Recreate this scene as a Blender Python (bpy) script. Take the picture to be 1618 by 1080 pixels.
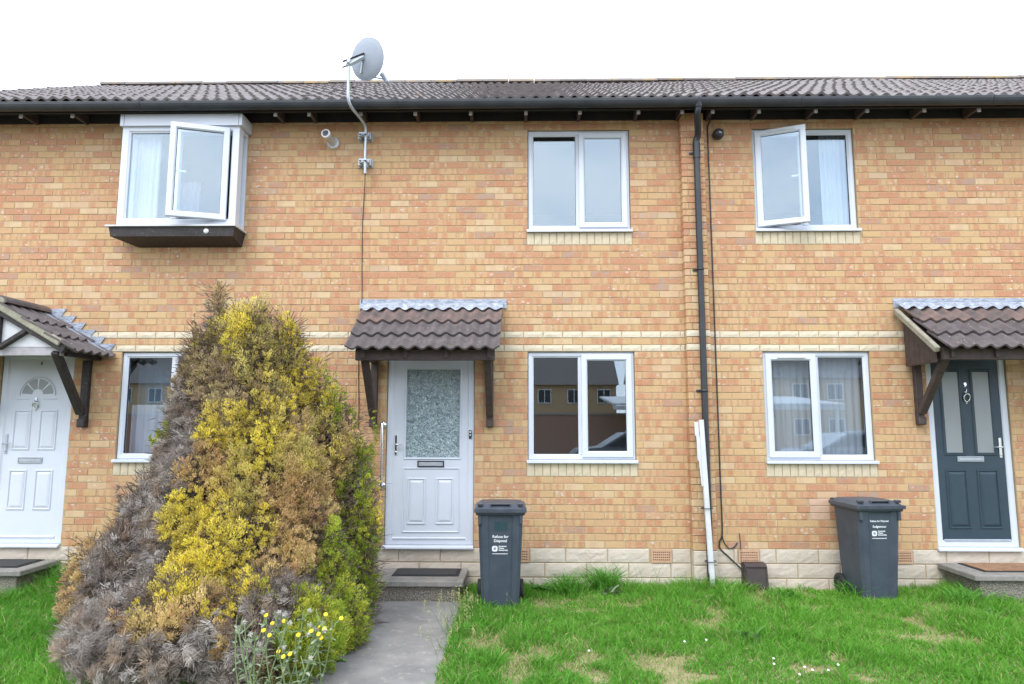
import bpy, bmesh, math, random
import numpy as np
from mathutils import Vector, Matrix
random.seed(7); rng = np.random.default_rng(7)
for o in list(bpy.data.objects): bpy.data.objects.remove(o)
S = bpy.context.scene; COL = S.collection
PL = 0.40                                   # height of the plinth top above the lawn

# ------------------------------------------------------------------ camera
F_PX, CAM_D, CAM_Z, YAW, PITCH, ROLL = 1079.0, 7.4705, 1.3037 + PL, 0.016978, 0.1203, -0.00108
def _rot():
    cy, sy, cp, sp, cr, sr = math.cos(YAW), math.sin(YAW), math.cos(PITCH), math.sin(PITCH), math.cos(ROLL), math.sin(ROLL)
    return (Matrix(((cy,-sy,0),(sy,cy,0),(0,0,1))) @ Matrix(((1,0,0),(0,cp,-sp),(0,sp,cp))) @ Matrix(((cr,0,sr),(0,1,0),(-sr,0,cr))))
RC = _rot(); CAM = Vector((0, -CAM_D, CAM_Z))
def P(u, v, Y=0.0):
    """photo pixel -> point on the plane at depth Y"""
    d = RC @ Vector(((u-809)/F_PX, 1, (540-v)/F_PX)); return CAM + d*((Y-CAM.y)/d.y)
def G(u, v, Z=0.0):
    d = RC @ Vector(((u-809)/F_PX, 1, (540-v)/F_PX)); return CAM + d*((Z-CAM.z)/d.z)
cd = bpy.data.cameras.new('camera'); co = bpy.data.objects.new('camera', cd); COL.objects.link(co)
cd.sensor_width = 36; cd.lens = F_PX/1618*36; cd.clip_end = 2000; cd.clip_start = 0.05
co.matrix_world = Matrix(((RC[0][0], RC[0][2], -RC[0][1], CAM.x),(RC[1][0], RC[1][2], -RC[1][1], CAM.y),(RC[2][0], RC[2][2], -RC[2][1], CAM.z),(0,0,0,1)))
S.camera = co

# ------------------------------------------------------------------ sky, sun, exposure
SUN_EL, SUN_AZ = math.radians(52), math.radians(205)
w = bpy.data.worlds.new('World'); S.world = w; w.use_nodes = True
nt = w.node_tree; bg = nt.nodes['Background']
sky = nt.nodes.new('ShaderNodeTexSky'); sky.sky_type = 'NISHITA'; sky.sun_disc = False
sky.sun_elevation = SUN_EL; sky.sun_rotation = SUN_AZ; sky.air_density = 1.0; sky.dust_density = 3.0
tc = nt.nodes.new('ShaderNodeTexCoord'); mp = nt.nodes.new('ShaderNodeMapping'); mp.inputs['Scale'].default_value = (1,1,2.2)
nz = nt.nodes.new('ShaderNodeTexNoise'); nz.inputs['Scale'].default_value = 2.2; nz.inputs['Detail'].default_value = 7; nz.inputs['Roughness'].default_value = .58
rp = nt.nodes.new('ShaderNodeValToRGB'); rp.color_ramp.elements[0].position = .36; rp.color_ramp.elements[1].position = .62
rp.color_ramp.elements[0].color = (8.6,10.4,12.9,1); rp.color_ramp.elements[1].color = (14.2,15.0,16.0,1)
mx = nt.nodes.new('ShaderNodeMix'); mx.data_type = 'RGBA'; mx.inputs[0].default_value = .88
nt.links.new(tc.outputs['Generated'], mp.inputs['Vector']); nt.links.new(mp.outputs[0], nz.inputs['Vector'])
nt.links.new(nz.outputs[0], rp.inputs[0]); nt.links.new(sky.outputs[0], mx.inputs[6]); nt.links.new(rp.outputs[0], mx.inputs[7])
nt.links.new(mx.outputs[2], bg.inputs[0]); bg.inputs[1].default_value = .10
sl = bpy.data.lights.new('sun', 'SUN'); so = bpy.data.objects.new('sun', sl); COL.objects.link(so)
sl.energy = 1.0; sl.angle = math.radians(35); sl.color = (1,.96,.9)
sd = Vector((math.sin(SUN_AZ)*math.cos(SUN_EL), math.cos(SUN_AZ)*math.cos(SUN_EL), math.sin(SUN_EL)))
so.rotation_euler = (-sd).to_track_quat('-Z','Y').to_euler(); so.location = (-4,-10,14)
vs = S.view_settings; vs.view_transform = 'Standard'; vs.look = 'None'; vs.gamma = 1; vs.use_curve_mapping = False; vs.exposure = 1.1

# ------------------------------------------------------------------ node helpers / materials
MATS = {}
class NT:
    def __init__(s, name):
        s.m = bpy.data.materials.new(name); s.m.use_nodes = True; s.t = s.m.node_tree
        s.b = s.t.nodes['Principled BSDF']; s.out = s.t.nodes['Material Output']; MATS[name] = s.m
    def n(s, typ, **kw):
        x = s.t.nodes.new('ShaderNode'+typ)
        for k, v in kw.items(): setattr(x, k, v)
        return x
    def link(s, a, b): s.t.links.new(a, b)
    def math(s, op, a, b=None, c=None):
        x = s.n('Math', operation=op)
        for i, v in enumerate((a, b, c)):
            if v is None: continue
            if isinstance(v, (int, float)): x.inputs[i].default_value = v
            else: s.link(v, x.inputs[i])
        return x.outputs[0]
    def ramp(s, fac, stops, interp='LINEAR'):
        x = s.n('ValToRGB'); cr = x.color_ramp; cr.interpolation = interp
        while len(cr.elements) < len(stops): cr.elements.new(.5)
        for e, (p, c) in zip(cr.elements, stops):
            e.position = p; e.color = (*c, 1) if isinstance(c, tuple) else (c, c, c, 1)
        s.link(fac, x.inputs[0]); return x.outputs[0]
    def mix(s, fac, a, b, mode='MIX'):
        x = s.n('Mix', data_type='RGBA', blend_type=mode)
        for i, v in ((0, fac), (6, a), (7, b)):
            if isinstance(v, (int, float)): x.inputs[i].default_value = v
            elif isinstance(v, tuple): x.inputs[i].default_value = (*v, 1)
            else: s.link(v, x.inputs[i])
        return x.outputs[2]
    def pos(s): return s.n('NewGeometry').outputs['Position']
    def noise(s, scale, detail=4, rough=.55, vec=None, dist=0):
        x = s.n('TexNoise'); x.inputs['Scale'].default_value = scale; x.inputs['Detail'].default_value = detail
        x.inputs['Roughness'].default_value = rough; x.inputs['Distortion'].default_value = dist
        s.link(vec or s.pos(), x.inputs['Vector']); return x.outputs[0]
    def vor(s, scale, vec=None, feature='F1'):
        x = s.n('TexVoronoi', feature=feature); x.inputs['Scale'].default_value = scale
        s.link(vec or s.pos(), x.inputs['Vector']); return x
    def stretch(s, sc):
        x = s.n('Mapping'); x.inputs['Scale'].default_value = sc; s.link(s.pos(), x.inputs['Vector']); return x.outputs[0]
    def bump(s, h, strength=.3, dist=.01):
        x = s.n('Bump'); x.inputs['Strength'].default_value = strength; x.inputs['Distance'].default_value = dist
        s.link(h, x.inputs['Height']); s.link(x.outputs[0], s.b.inputs['Normal'])
    def set(s, color=None, rough=None, metal=None, spec=None):
        for k, v in (('Base Color', color), ('Roughness', rough), ('Metallic', metal), ('Specular IOR Level', spec)):
            if v is None: continue
            if isinstance(v, tuple): s.b.inputs[k].default_value = (*v, 1)
            elif isinstance(v, (int, float)): s.b.inputs[k].default_value = v
            else: s.link(v, s.b.inputs[k])
        return s.m
BP, BH = 0.2155, 0.075                      # brick pitch along the wall, course height
def brick_material():
    t = NT('brick'); sx = t.n('SeparateXYZ'); t.link(t.pos(), sx.inputs[0])
    zz = t.math('DIVIDE', t.math('SUBTRACT', sx.outputs[2], PL), BH); row = t.math('FLOOR', zz)
    par = t.math('FRACT', t.math('MULTIPLY', row, .5))
    xs = t.math('ADD', t.math('DIVIDE', sx.outputs[0], BP), par); cell = t.math('FLOOR', xs); fx = t.math('SUBTRACT', xs, cell)
    cv = t.n('CombineXYZ'); t.link(cell, cv.inputs[0]); t.link(row, cv.inputs[1])
    wn = t.n('TexWhiteNoise', noise_dimensions='2D'); t.link(cv.outputs[0], wn.inputs['Vector'])
    sc = t.n('SeparateColor'); t.link(wn.outputs['Color'], sc.inputs[0])
    r1, r2, r3 = sc.outputs
    big = t.noise(.55, 2)                                   # batches of redder bricks
    hgt = t.math('MULTIPLY', t.math('SUBTRACT', sx.outputs[2], 1.5), .05)
    k = t.math('ADD', t.math('ADD', r1, t.math('MULTIPLY', t.math('SUBTRACT', big, .5), 1.1)), hgt)
    base = t.ramp(k, [(0,(.51,.36,.19)),(.25,(.49,.325,.16)),(.5,(.50,.34,.18)),(.7,(.49,.305,.165)),(.88,(.465,.255,.145)),(1,(.43,.21,.12))])
    # kiss marks: redder header-wide patches left from the kiln
    c1 = t.math('ABSOLUTE', t.math('SUBTRACT', fx, t.math('MULTIPLY_ADD', r3, .7, .15)))
    edge = t.math('ADD', c1, t.math('MULTIPLY', t.math('SUBTRACT', t.noise(38, 3), .5), .18))
    m1 = t.ramp(edge, [(.09,1.0),(.20,0.0)])
    m1 = t.math('MULTIPLY', m1, t.ramp(r2, [(.25,0.0),(.40,.80)]))
    col = t.mix(m1, base, (.42,.185,.10))
    fx3 = t.math('ABSOLUTE', t.math('SUBTRACT', t.math('FRACT', t.math('ADD', t.math('MULTIPLY', fx, 2.9), r1)), .5))
    m2 = t.math('MULTIPLY', t.ramp(t.math('ADD', fx3, t.math('MULTIPLY', t.math('SUBTRACT', t.noise(45, 3), .5), .5)), [(.12,1.0),(.26,0.0)]), t.ramp(r3, [(.35,0.0),(.5,.7)]))
    col = t.mix(m2, col, (.43,.215,.125))
    mot = t.ramp(t.noise(20, 5, .7), [(.38,0.0),(.62,1.0)])
    col = t.mix(t.math('MULTIPLY', mot, .34), col, (.46,.255,.145))
    col = t.mix(t.math('MULTIPLY', t.ramp(t.noise(55, 4, .7), [(.5,0.0),(.68,1.0)]), .40), col, (.58,.47,.33))
    # pale ringed spots and a few grey vitrified bricks
    st = t.n('Mapping'); st.inputs['Scale'].default_value = (1,1,1.5); t.link(t.pos(), st.inputs['Vector'])
    vo = t.vor(13, st.outputs[0]); spot = t.ramp(vo.outputs['Distance'], [(.10,.9),(.16,1.0),(.24,0.0)])
    sm = t.math('MULTIPLY', t.ramp(t.noise(1.1, 3), [(.42,0.0),(.58,1.0)]), t.ramp(r3, [(.35,0.0),(.5,1.0)]))
    col = t.mix(t.math('MULTIPLY', t.math('MULTIPLY', spot, sm), .8), col, (.58,.51,.47))
    gr = t.math('MULTIPLY', t.ramp(r1, [(.955,0.0),(.965,1.0)]), t.ramp(t.noise(16, 3), [(.42,0.0),(.58,1.0)]))
    col = t.mix(t.math('MULTIPLY', gr, .65), col, (.33,.27,.235))
    col = t.mix(t.math('MULTIPLY', t.ramp(r2, [(.88,0.0),(.92,1.0)]), .55), col, (.57,.45,.29))
    t.bump(t.noise(70, 5, .7), .45, .004)
    return t.set(col, .88, spec=.25)
brick_material()
def noisy(name, c1, c2, scale=6, rough=.7, bs=60, bstr=.25, bd=.003, spec=.35, c3=None, metal=0, detail=6):
    t = NT(name); col = t.mix(t.ramp(t.noise(scale, detail, .6), [(.33,0.0),(.67,1.0)]), c1, c2)
    if c3: col = t.mix(t.ramp(t.noise(scale*4.3, 5, .7), [(.56,0.0),(.68,1.0)]), col, c3)
    if bstr: t.bump(t.noise(bs, 5, .65), bstr, bd)
    return t.set(col, rough, metal, spec)
noisy('pink_brick', (.56,.38,.28), (.50,.33,.24), 18, .88, 70, .45, .004)
noisy('mortar', (.44,.34,.21), (.37,.285,.175), 9, .95, 120, .5, .003)
noisy('string_stone', (.62,.55,.43), (.55,.475,.355), 8, .9, 45, .5, .006)
noisy('plinth_stone', (.56,.49,.415), (.48,.415,.345), 5, .92, 30, .9, .008, c3=(.52,.42,.32))
noisy('sill_stone', (.58,.50,.37), (.50,.43,.31), 10, .9, 60, .4, .004)
noisy('upvc', (.58,.615,.69), (.54,.575,.645), 3, .32, 10, .03, .002, .5)
noisy('upvc_old', (.57,.58,.60), (.47,.48,.49), 4, .4, 10, .03, .002, .5)
noisy('gasket', (.05,.055,.06), (.03,.03,.035), 4, .6, 10, 0)
noisy('gutter_plastic', (.014,.017,.024), (.030,.032,.038), 5, .38, 30, .1, .002, .5)
noisy('eaves_dark', (.018,.017,.018), (.03,.027,.026), 6, .8)
noisy('rafter_wood', (.40,.39,.42), (.30,.28,.29), 12, .8)
noisy('brown_wood', (.078,.056,.052), (.048,.035,.033), 14, .6, 80, .3, .003, c3=(.10,.075,.06))
noisy('black_wood', (.020,.017,.018), (.035,.028,.027), 12, .55, 80, .3, .003, c3=(.10,.085,.08))
noisy('verge_cement', (.30,.28,.22), (.20,.19,.145), 14, .9, 60, .6, .006, c3=(.40,.38,.32))
noisy('concrete', (.30,.28,.255), (.21,.20,.185), 3.5, .92, 90, .5, .004, c3=(.35,.335,.31))
noisy('path_concrete', (.27,.255,.25), (.175,.168,.165), 2.6, .92, 70, .7, .006, c3=(.33,.31,.285))
noisy('slab_concrete', (.26,.245,.225), (.18,.17,.158), 7, .9, 90, .4, .004, c3=(.31,.29,.26))
noisy('bin_plastic', (.040,.054,.074), (.055,.070,.090), 8, .5, 130, .2, .002, .4)
noisy('bin_lid_plastic', (.072,.082,.105), (.050,.06,.08), 8, .45, 130, .2, .002, .4)
noisy('rubber', (.015,.015,.017), (.025,.025,.026), 10, .75)
noisy('chrome', (.72,.74,.78), (.62,.64,.68), 4, .16, 10, 0, metal=1)
noisy('galvanised', (.38,.42,.47), (.46,.50,.55), 20, .42, 40, .1, .002, metal=.55)
noisy('dish_grey', (.26,.29,.345), (.235,.265,.315), 5, .5, 30, .05)
noisy('white_plastic', (.62,.63,.66), (.52,.53,.55), 7, .4)
noisy('dark_plastic', (.025,.027,.032), (.04,.04,.045), 9, .4)
noisy('meter_brown', (.060,.045,.045), (.045,.035,.034), 9, .5)
noisy('terracotta', (.52,.33,.22), (.46,.28,.18), 20, .9)
noisy('hole_shade', (.02,.014,.012), (.03,.02,.017), 9, .95)  # painted shade for the air brick holes
noisy('composite_door', (.022,.043,.062), (.028,.05,.07), 12, .42, 160, .25, .002, .45)
noisy('mat_dark', (.035,.035,.038), (.06,.058,.058), 40, .98, 300, .9, .004)
noisy('mat_edge', (.02,.02,.022), (.03,.03,.03), 10, .8)
noisy('mat_coir', (.30,.17,.10), (.22,.125,.075), 5, .98, 260, .9, .004, c3=(.40,.29,.19))
noisy('interior_wall', (.42,.41,.40), (.38,.37,.36), 1, .9, 10, 0)
noisy('interior_floor', (.16,.12,.09), (.12,.09,.07), 3, .8, 10, 0)
noisy('curtain', (.60,.61,.66), (.52,.54,.60), 4, .9, 30, .1)
noisy('curtain_mauve', (.36,.31,.37), (.28,.26,.34), 4, .9, 30, .1)
noisy('curtain_teal', (.14,.19,.23), (.09,.12,.15), 4, .9, 30, .1)
noisy('soil', (.34,.30,.16), (.22,.20,.09), 6, .97, 60, .8, .02, c3=(.42,.36,.22))
noisy('asphalt', (.06,.06,.062), (.045,.045,.048), 4, .9, 200, .5, .004)
noisy('kerb_concrete', (.30,.29,.28), (.25,.24,.23), 5, .9)
noisy('trunk_bark', (.11,.085,.07), (.06,.05,.045), 18, .9, 60, .8, .01)
noisy('white_print', (.72,.74,.78), (.62,.64,.68), 30, .5, 10, 0)
noisy('green_print', (.025,.06,.07), (.02,.05,.06), 30, .5, 10, 0)
noisy('wall_brick_far', (.34,.20,.15), (.26,.15,.115), 14, .9)
noisy('house_brick_far', (.42,.30,.18), (.36,.25,.15), 9, .9)
noisy('roof_far', (.17,.145,.135), (.12,.105,.10), 7, .85)
noisy('car_paint', (.22,.24,.27), (.20,.22,.25), 2, .25, 10, 0, spec=.6, metal=.4)
noisy('fence_wood', (.20,.17,.14), (.14,.12,.10), 6, .85)
def extra_materials():
    t = NT('roof_tile')                                   # concrete tiles with lichen and worn pale specks
    col = t.mix(t.ramp(t.noise(3, 6, .65), [(.3,0.0),(.7,1.0)]), (.14,.122,.122), (.215,.19,.187))
    col = t.mix(t.math('MULTIPLY', t.ramp(t.noise(17, 5, .7), [(.52,0.0),(.66,1.0)]), .6), col, (.25,.222,.215))
    patch = t.ramp(t.noise(.55, 3), [(.50,0.0),(.60,1.0)])
    vo = t.vor(24); sp = t.math('MULTIPLY', t.ramp(vo.outputs['Distance'], [(.10,1.0),(.24,0.0)]), t.ramp(t.noise(3.1, 3), [(.52,0.0),(.66,1.0)]))
    col = t.mix(t.math('MULTIPLY', sp, .75), col, (.40,.38,.36))
    ln = t.ramp(t.noise(9, 6, .75, dist=.8), [(.585,0.0),(.64,1.0)])
    col = t.mix(t.math('MULTIPLY', t.math('MULTIPLY', ln, patch), .6), col, (.36,.34,.33))
    ol = t.math('MULTIPLY', t.ramp(t.vor(15).outputs['Distance'], [(.08,1.0),(.16,0.0)]), t.ramp(t.noise(1.7, 2), [(.56,0.0),(.64,1.0)]))
    col = t.mix(t.math('MULTIPLY', ol, .8), col, (.38,.22,.06))
    t.bump(t.noise(90, 5, .7), .5, .004); t.set(col, .85, spec=.3)
    t = NT('canopy_tile')
    col = t.mix(t.ramp(t.noise(7, 6, .7), [(.35,0.0),(.65,1.0)]), (.085,.072,.074), (.135,.115,.115))
    sp = t.math('MULTIPLY', t.ramp(t.vor(30).outputs['Distance'], [(.08,1.0),(.20,0.0)]), t.ramp(t.noise(5, 3), [(.54,0.0),(.62,1.0)]))
    col = t.mix(t.math('MULTIPLY', sp, .8), col, (.45,.43,.41))
    ol = t.math('MULTIPLY', t.ramp(t.vor(19).outputs['Distance'], [(.08,1.0),(.17,0.0)]), t.ramp(t.noise(3.3, 2), [(.56,0.0),(.62,1.0)]))
    col = t.mix(t.math('MULTIPLY', ol, .8), col, (.40,.26,.08)); t.bump(t.noise(90, 5, .7), .6, .005); t.set(col, .85, spec=.3)
    t = NT('tile_red')
    col = t.mix(t.ramp(t.noise(6, 5, .65), [(.35,0.0),(.65,1.0)]), (.095,.082,.08), (.19,.13,.115))
    sp = t.math('MULTIPLY', t.ramp(t.vor(26).outputs['Distance'], [(.08,1.0),(.18,0.0)]), t.ramp(t.noise(5, 3), [(.55,0.0),(.65,1.0)]))
    col = t.mix(t.math('MULTIPLY', sp, .8), col, (.36,.27,.14)); t.bump(t.noise(90, 5, .7), .5, .004); t.set(col, .85, spec=.3)
    t = NT('ridge_tile')
    col = t.mix(t.ramp(t.noise(2.2, 6, .7), [(.50,0.0),(.66,1.0)]), (.20,.175,.16), (.33,.23,.11)); t.bump(t.noise(60, 5), .5, .005); t.set(col, .9)
    t = NT('lead')
    sv = t.stretch((5, 5, 16)); col = t.mix(t.ramp(t.noise(3, 6, .7, sv), [(.36,0.0),(.64,1.0)]), (.20,.23,.29), (.46,.50,.58))
    col = t.mix(t.math('MULTIPLY', t.ramp(t.noise(9, 5, .7, sv), [(.57,0.0),(.62,1.0)]), .85), col, (.07,.08,.10)); t.bump(t.noise(14, 4), .4, .006)
    t.set(col, .55, .25)
    t = NT('pebbledash'); vo = t.vor(70)
    col = t.mix(t.ramp(vo.outputs['Distance'], [(.15,0.0),(.5,1.0)]), (.42,.38,.33), (.17,.155,.14)); col = t.mix(t.math('MULTIPLY', t.noise(6, 4), .5), col, (.24,.20,.14))
    t.bump(t.math('MULTIPLY', vo.outputs['Distance'], -1), .9, .012); t.set(col, .9)
    t = NT('obscure_glass')                               # patterned privacy glass
    n1 = t.noise(11, 2, .5, dist=2.2); n2 = t.noise(30, 2, .5, dist=1.6)
    pat = t.ramp(n1, [(.36,.1),(.45,1.0),(.50,.0),(.56,.9),(.64,.2)])
    col = t.mix(pat, (.085,.13,.15), (.30,.39,.42)); col = t.mix(t.ramp(n2, [(.55,0.0),(.62,.8)]), col, (.40,.48,.50))
    t.bump(t.math('ADD', n1, t.math('MULTIPLY', n2, .4)), .9, .02); t.set(col, .13, spec=.8)
    t = NT('frosted_glass'); col = t.mix(t.noise(160, 2), (.20,.22,.235), (.27,.29,.30)); t.bump(t.noise(200, 2), .3, .003); t.set(col, .3, spec=.6)
    t = NT('glass'); nodes = t.t.nodes; nodes.remove(t.b)  # double glazing: clear with a mirror part by Fresnel
    lw = t.n('LayerWeight'); lw.inputs[0].default_value = .5; fr = t.math('MULTIPLY_ADD', t.math('POWER', lw.outputs['Facing'], 5.0), .85, .15)
    tr = t.n('BsdfTransparent'); tr.inputs[0].default_value = (.90,.94,.97,1); gl = t.n('BsdfGlossy'); gl.inputs['Roughness'].default_value = .0; gl.inputs[0].default_value = (.82,.92,1,1)
    ms = t.n('MixShader'); t.link(fr, ms.inputs[0]); t.link(tr.outputs[0], ms.inputs[1]); t.link(gl.outputs[0], ms.inputs[2]); t.link(ms.outputs[0], t.out.inputs[0])
    t = NT('net_curtain'); nodes = t.t.nodes; t.set((.62,.62,.65), .9)
    tr = t.n('BsdfTransparent'); ms = t.n('MixShader'); ms.inputs[0].default_value = .72
    t.link(tr.outputs[0], ms.inputs[1]); t.link(t.b.outputs[0], ms.inputs[2]); t.link(ms.outputs[0], t.out.inputs[0])
    for nm, rough, tl in (('foliage', .65, .3), ('grass', .55, .35), ('weed_leaf', .6, .3)):
        t = NT(nm); at = t.n('Attribute', attribute_name='Col'); t.set(at.outputs['Color'], rough, spec=.25)
        tb = t.n('BsdfTranslucent'); t.link(at.outputs['Color'], tb.inputs[0]); ms = t.n('MixShader'); ms.inputs[0].default_value = tl
        t.link(t.b.outputs[0], ms.inputs[1]); t.link(tb.outputs[0], ms.inputs[2]); t.link(ms.outputs[0], t.out.inputs[0])
    for nm, c in (('petal_yellow', (.75,.52,.02)), ('seed_white', (.60,.58,.55)), ('daisy_white', (.7,.7,.68))):
        NT(nm).set(c, .7)
extra_materials()

# ------------------------------------------------------------------ mesh helpers
WLOC = {}
def tag(o, label=None, cat=None, group=None, kind=None):
    for k, v in (('label', label), ('category', cat), ('group', group), ('kind', kind)):
        if v: o[k] = v
    return o
def thing(name, loc, label, cat, group=None, rz=0):
    o = bpy.data.objects.new(name, None); COL.objects.link(o); o.location = loc; o.rotation_euler = (0,0,rz); o.empty_display_size = .1
    WLOC[o.name] = Vector(loc); return tag(o, label, cat, group)
def link(name, me, loc, parent=None, rot=None):
    """place a mesh object; loc is a world position (parents are never rotated when this is used)"""
    o = bpy.data.objects.new(name, me); COL.objects.link(o); WLOC[o.name] = Vector(loc)
    if parent: o.parent = parent; o.location = Vector(loc) - WLOC[parent.name]
    else: o.location = loc
    if rot is not None: o.rotation_euler = rot
    return o
class MB:
    def __init__(s): s.v = []; s.f = []; s.sm = []
    def add(s, vs, fs, smooth=False):
        n = len(s.v); s.v += [tuple(x) for x in vs]; s.f += [tuple(i+n for i in f) for f in fs]; s.sm += [smooth]*len(fs); return s
    def box(s, x0, x1, y0, y1, z0, z1, c=0.0):
        if c <= 0:
            return s.add([(x,y,z) for x in (x0,x1) for y in (y0,y1) for z in (z0,z1)],
                         [(0,1,3,2),(4,6,7,5),(0,4,5,1),(2,3,7,6),(0,2,6,4),(1,5,7,3)])
        bm = bmesh.new(); bmesh.ops.create_cube(bm, size=1)
        for q in bm.verts: q.co = ((x0+x1)/2+q.co.x*(x1-x0), (y0+y1)/2+q.co.y*(y1-y0), (z0+z1)/2+q.co.z*(z1-z0))
        bmesh.ops.bevel(bm, geom=list(bm.edges), offset=min(c, .45*min(abs(x1-x0),abs(y1-y0),abs(z1-z0))), segments=1, affect='EDGES')
        bm.verts.index_update(); s.add([q.co[:] for q in bm.verts], [[q.index for q in f.verts] for f in bm.faces]); bm.free(); return s
    def bar(s, a, b, w, h, up=(0,0,1), c=0.0):
        """square-section beam from a to b"""
        a, b = Vector(a), Vector(b); d = (b-a); L = d.length; d.normalize(); up = Vector(up)
        r = d.cross(up); r.normalize(); q = r.cross(d)
        t = MB().box(-w/2, w/2, 0, L, -h/2, h/2, c)
        return s.add([a + r*x + d*y + q*z for x, y, z in t.v], t.f)
    def prism(s, poly, axis, a0, a1):
        """extrude a 2D polygon (list of (p,q)) along axis 'x','y','z' from a0 to a1"""
        n = len(poly); mk = {'x': lambda p,q,a: (a,p,q), 'y': lambda p,q,a: (p,a,q), 'z': lambda p,q,a: (p,q,a)}[axis]
        vs = [mk(p,q,a0) for p,q in poly] + [mk(p,q,a1) for p,q in poly]
        return s.add(vs, [tuple(range(n))[::-1], tuple(range(n,2*n))] + [(i,(i+1)%n,n+(i+1)%n,n+i) for i in range(n)])
    def tube(s, pts, r, n=10, cap=True):
        pts = [Vector(p) for p in pts]; rs = r if isinstance(r, (list,tuple)) else [r]*len(pts); vs = []; fs = []; ref = None
        for i, p in enumerate(pts):
            d = (pts[min(i+1,len(pts)-1)] - pts[max(i-1,0)]).normalized()
            if ref is None: ref = Vector((1,0,0)) if abs(d.x) < .8 else Vector((0,1,0))
            e = d.cross(ref); e.normalize(); g = e.cross(d); ref = g.cross(e) if False else ref
            vs += [p + (e*math.cos(2*math.pi*k/n) + g*math.sin(2*math.pi*k/n))*rs[i] for k in range(n)]
        for i in range(len(pts)-1):
            fs += [(i*n+k, i*n+(k+1)%n, (i+1)*n+(k+1)%n, (i+1)*n+k) for k in range(n)]
        s.add(vs, fs, True)
        if cap: s.add(vs[:n], [tuple(range(n))[::-1]]); s.add(vs[-n:], [tuple(range(n))])
        return s
    def lathe(s, prof, org, ax, n=24, smooth=True):
        """revolve (r, h) pairs about axis ax through org"""
        ax = Vector(ax).normalized(); e = ax.cross(Vector((0,0,1)) if abs(ax.z) < .9 else Vector((1,0,0))).normalized(); g = ax.cross(e); org = Vector(org)
        vs = [org + ax*h + (e*math.cos(2*math.pi*k/n)+g*math.sin(2*math.pi*k/n))*max(r,1e-4) for r,h in prof for k in range(n)]
        return s.add(vs, [(i*n+k, i*n+(k+1)%n, (i+1)*n+(k+1)%n, (i+1)*n+k) for i in range(len(prof)-1) for k in range(n)], smooth)
    def ring(s, x0, x1, z0, z1, wd, yf, yb, c=.006, ci=.012):
        """mitred rectangular frame in the XZ plane with eased front edges"""
        prof = [(0,yb),(0,yf+c),(c,yf),(wd-ci,yf),(wd,yf+ci),(wd,yb)]; n = len(prof); vs = []
        for cx, cz, dx, dz in ((x0,z0,1,1),(x1,z0,-1,1),(x1,z1,-1,-1),(x0,z1,1,-1)):
            vs += [(cx+dx*o, y, cz+dz*o) for o,y in prof]
        return s.add(vs, [(k*n+i, k*n+i+1, ((k+1)%4)*n+i+1, ((k+1)%4)*n+i) for k in range(4) for i in range(n-1)])
    def mesh(s, name, mat, off=(0,0,0)):
        me = bpy.data.meshes.new(name); me.from_pydata([(x-off[0],y-off[1],z-off[2]) for x,y,z in s.v], [], s.f)
        if any(s.sm): me.polygons.foreach_set('use_smooth', s.sm)
        bm = bmesh.new(); bm.from_mesh(me); bmesh.ops.recalc_face_normals(bm, faces=bm.faces); bm.to_mesh(me); bm.free()
        me.materials.append(MATS[mat]); me.update(); return me
    def build(s, name, mat, parent=None, origin=None):
        """world-space vertices -> object with its origin at its own base"""
        a = np.array(s.v); off = Vector(origin) if origin is not None else Vector(((a[:,0].min()+a[:,0].max())/2, (a[:,1].min()+a[:,1].max())/2, a[:,2].min()))
        return link(name, s.mesh(name, mat, off), off, parent)
    def local(s, name, mat, parent, loc=(0,0,0), rz=0):
        """vertices already in the parent's local space"""
        o = bpy.data.objects.new(name, s.mesh(name, mat)); COL.objects.link(o); o.parent = parent; o.location = loc; o.rotation_euler = (0,0,rz); WLOC[o.name] = WLOC.get(parent.name, Vector()) + Vector(loc); return o
def struct(o, kind='structure'): o['kind'] = kind; return o
def text_mesh(body, size, name, align='CENTER', thick=.0008, bold=.0):
    cu = bpy.data.curves.new(name, 'FONT'); cu.body = body; cu.size = size; cu.align_x = align; cu.extrude = thick; cu.offset = bold; cu.resolution_u = 2
    o = bpy.data.objects.new(name, cu); me = bpy.data.meshes.new_from_object(o); bpy.data.objects.remove(o); bpy.data.curves.remove(cu)
    me.transform(Matrix.Rotation(math.pi/2, 4, 'X')); return me          # faces -Y

# ------------------------------------------------------------------ ground
XL, X1, X2, X3, X4 = -7.38, -2.5, 1.896, 6.30, 10.7
def sheet(name, x0, x1, y0, y1, z, mat, thick=None):
    m = MB()
    if thick: m.box(x0,x1,y0,y1,z-thick,z,.012)
    else: m.add([(x0,y0,z),(x1,y0,z),(x1,y1,z),(x0,y1,z)], [(0,1,2,3)])
    return struct(m.build(name, mat))
sheet('ground', -160, 160, -180, 120, -.03, 'soil')
sheet('garden_soil', -9, 12, -4.6, .15, -.012, 'soil')
pxl, pxr = -1.475, -.595
m = MB(); n = 40                                            # cast concrete path with slightly ragged edges
for k in range(n+1):
    y = -.60-5.0*k/n; a_, b_ = pxl+.018*math.sin(k*1.7)+random.uniform(-.012,.012), pxr+.015*math.sin(k*1.1+2)+random.uniform(-.012,.012)
    m.v += [(a_,y,-.06),(a_,y,-.006),(a_+.45,y,.0),(b_,y,-.006),(b_,y,-.06)]
m.f = [(k*5+i, k*5+i+1, k*5+i+6, k*5+i+5) for k in range(n) for i in range(4)]; m.sm = [False]*len(m.f); struct(m.build('path', 'path_concrete'))
for nm, x0, x1 in (('side_path', -5.95, -5.05), ('side_path', 4.55, 5.45)):
    struct(MB().box(x0, x1, -5.6, -.62, -.10, -.006, .01).build(nm, 'path_concrete'))
struct(MB().box(-60, 60, -7.4, -5.62, -.12, .0, .01).build('pavement', 'path_concrete'))
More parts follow.
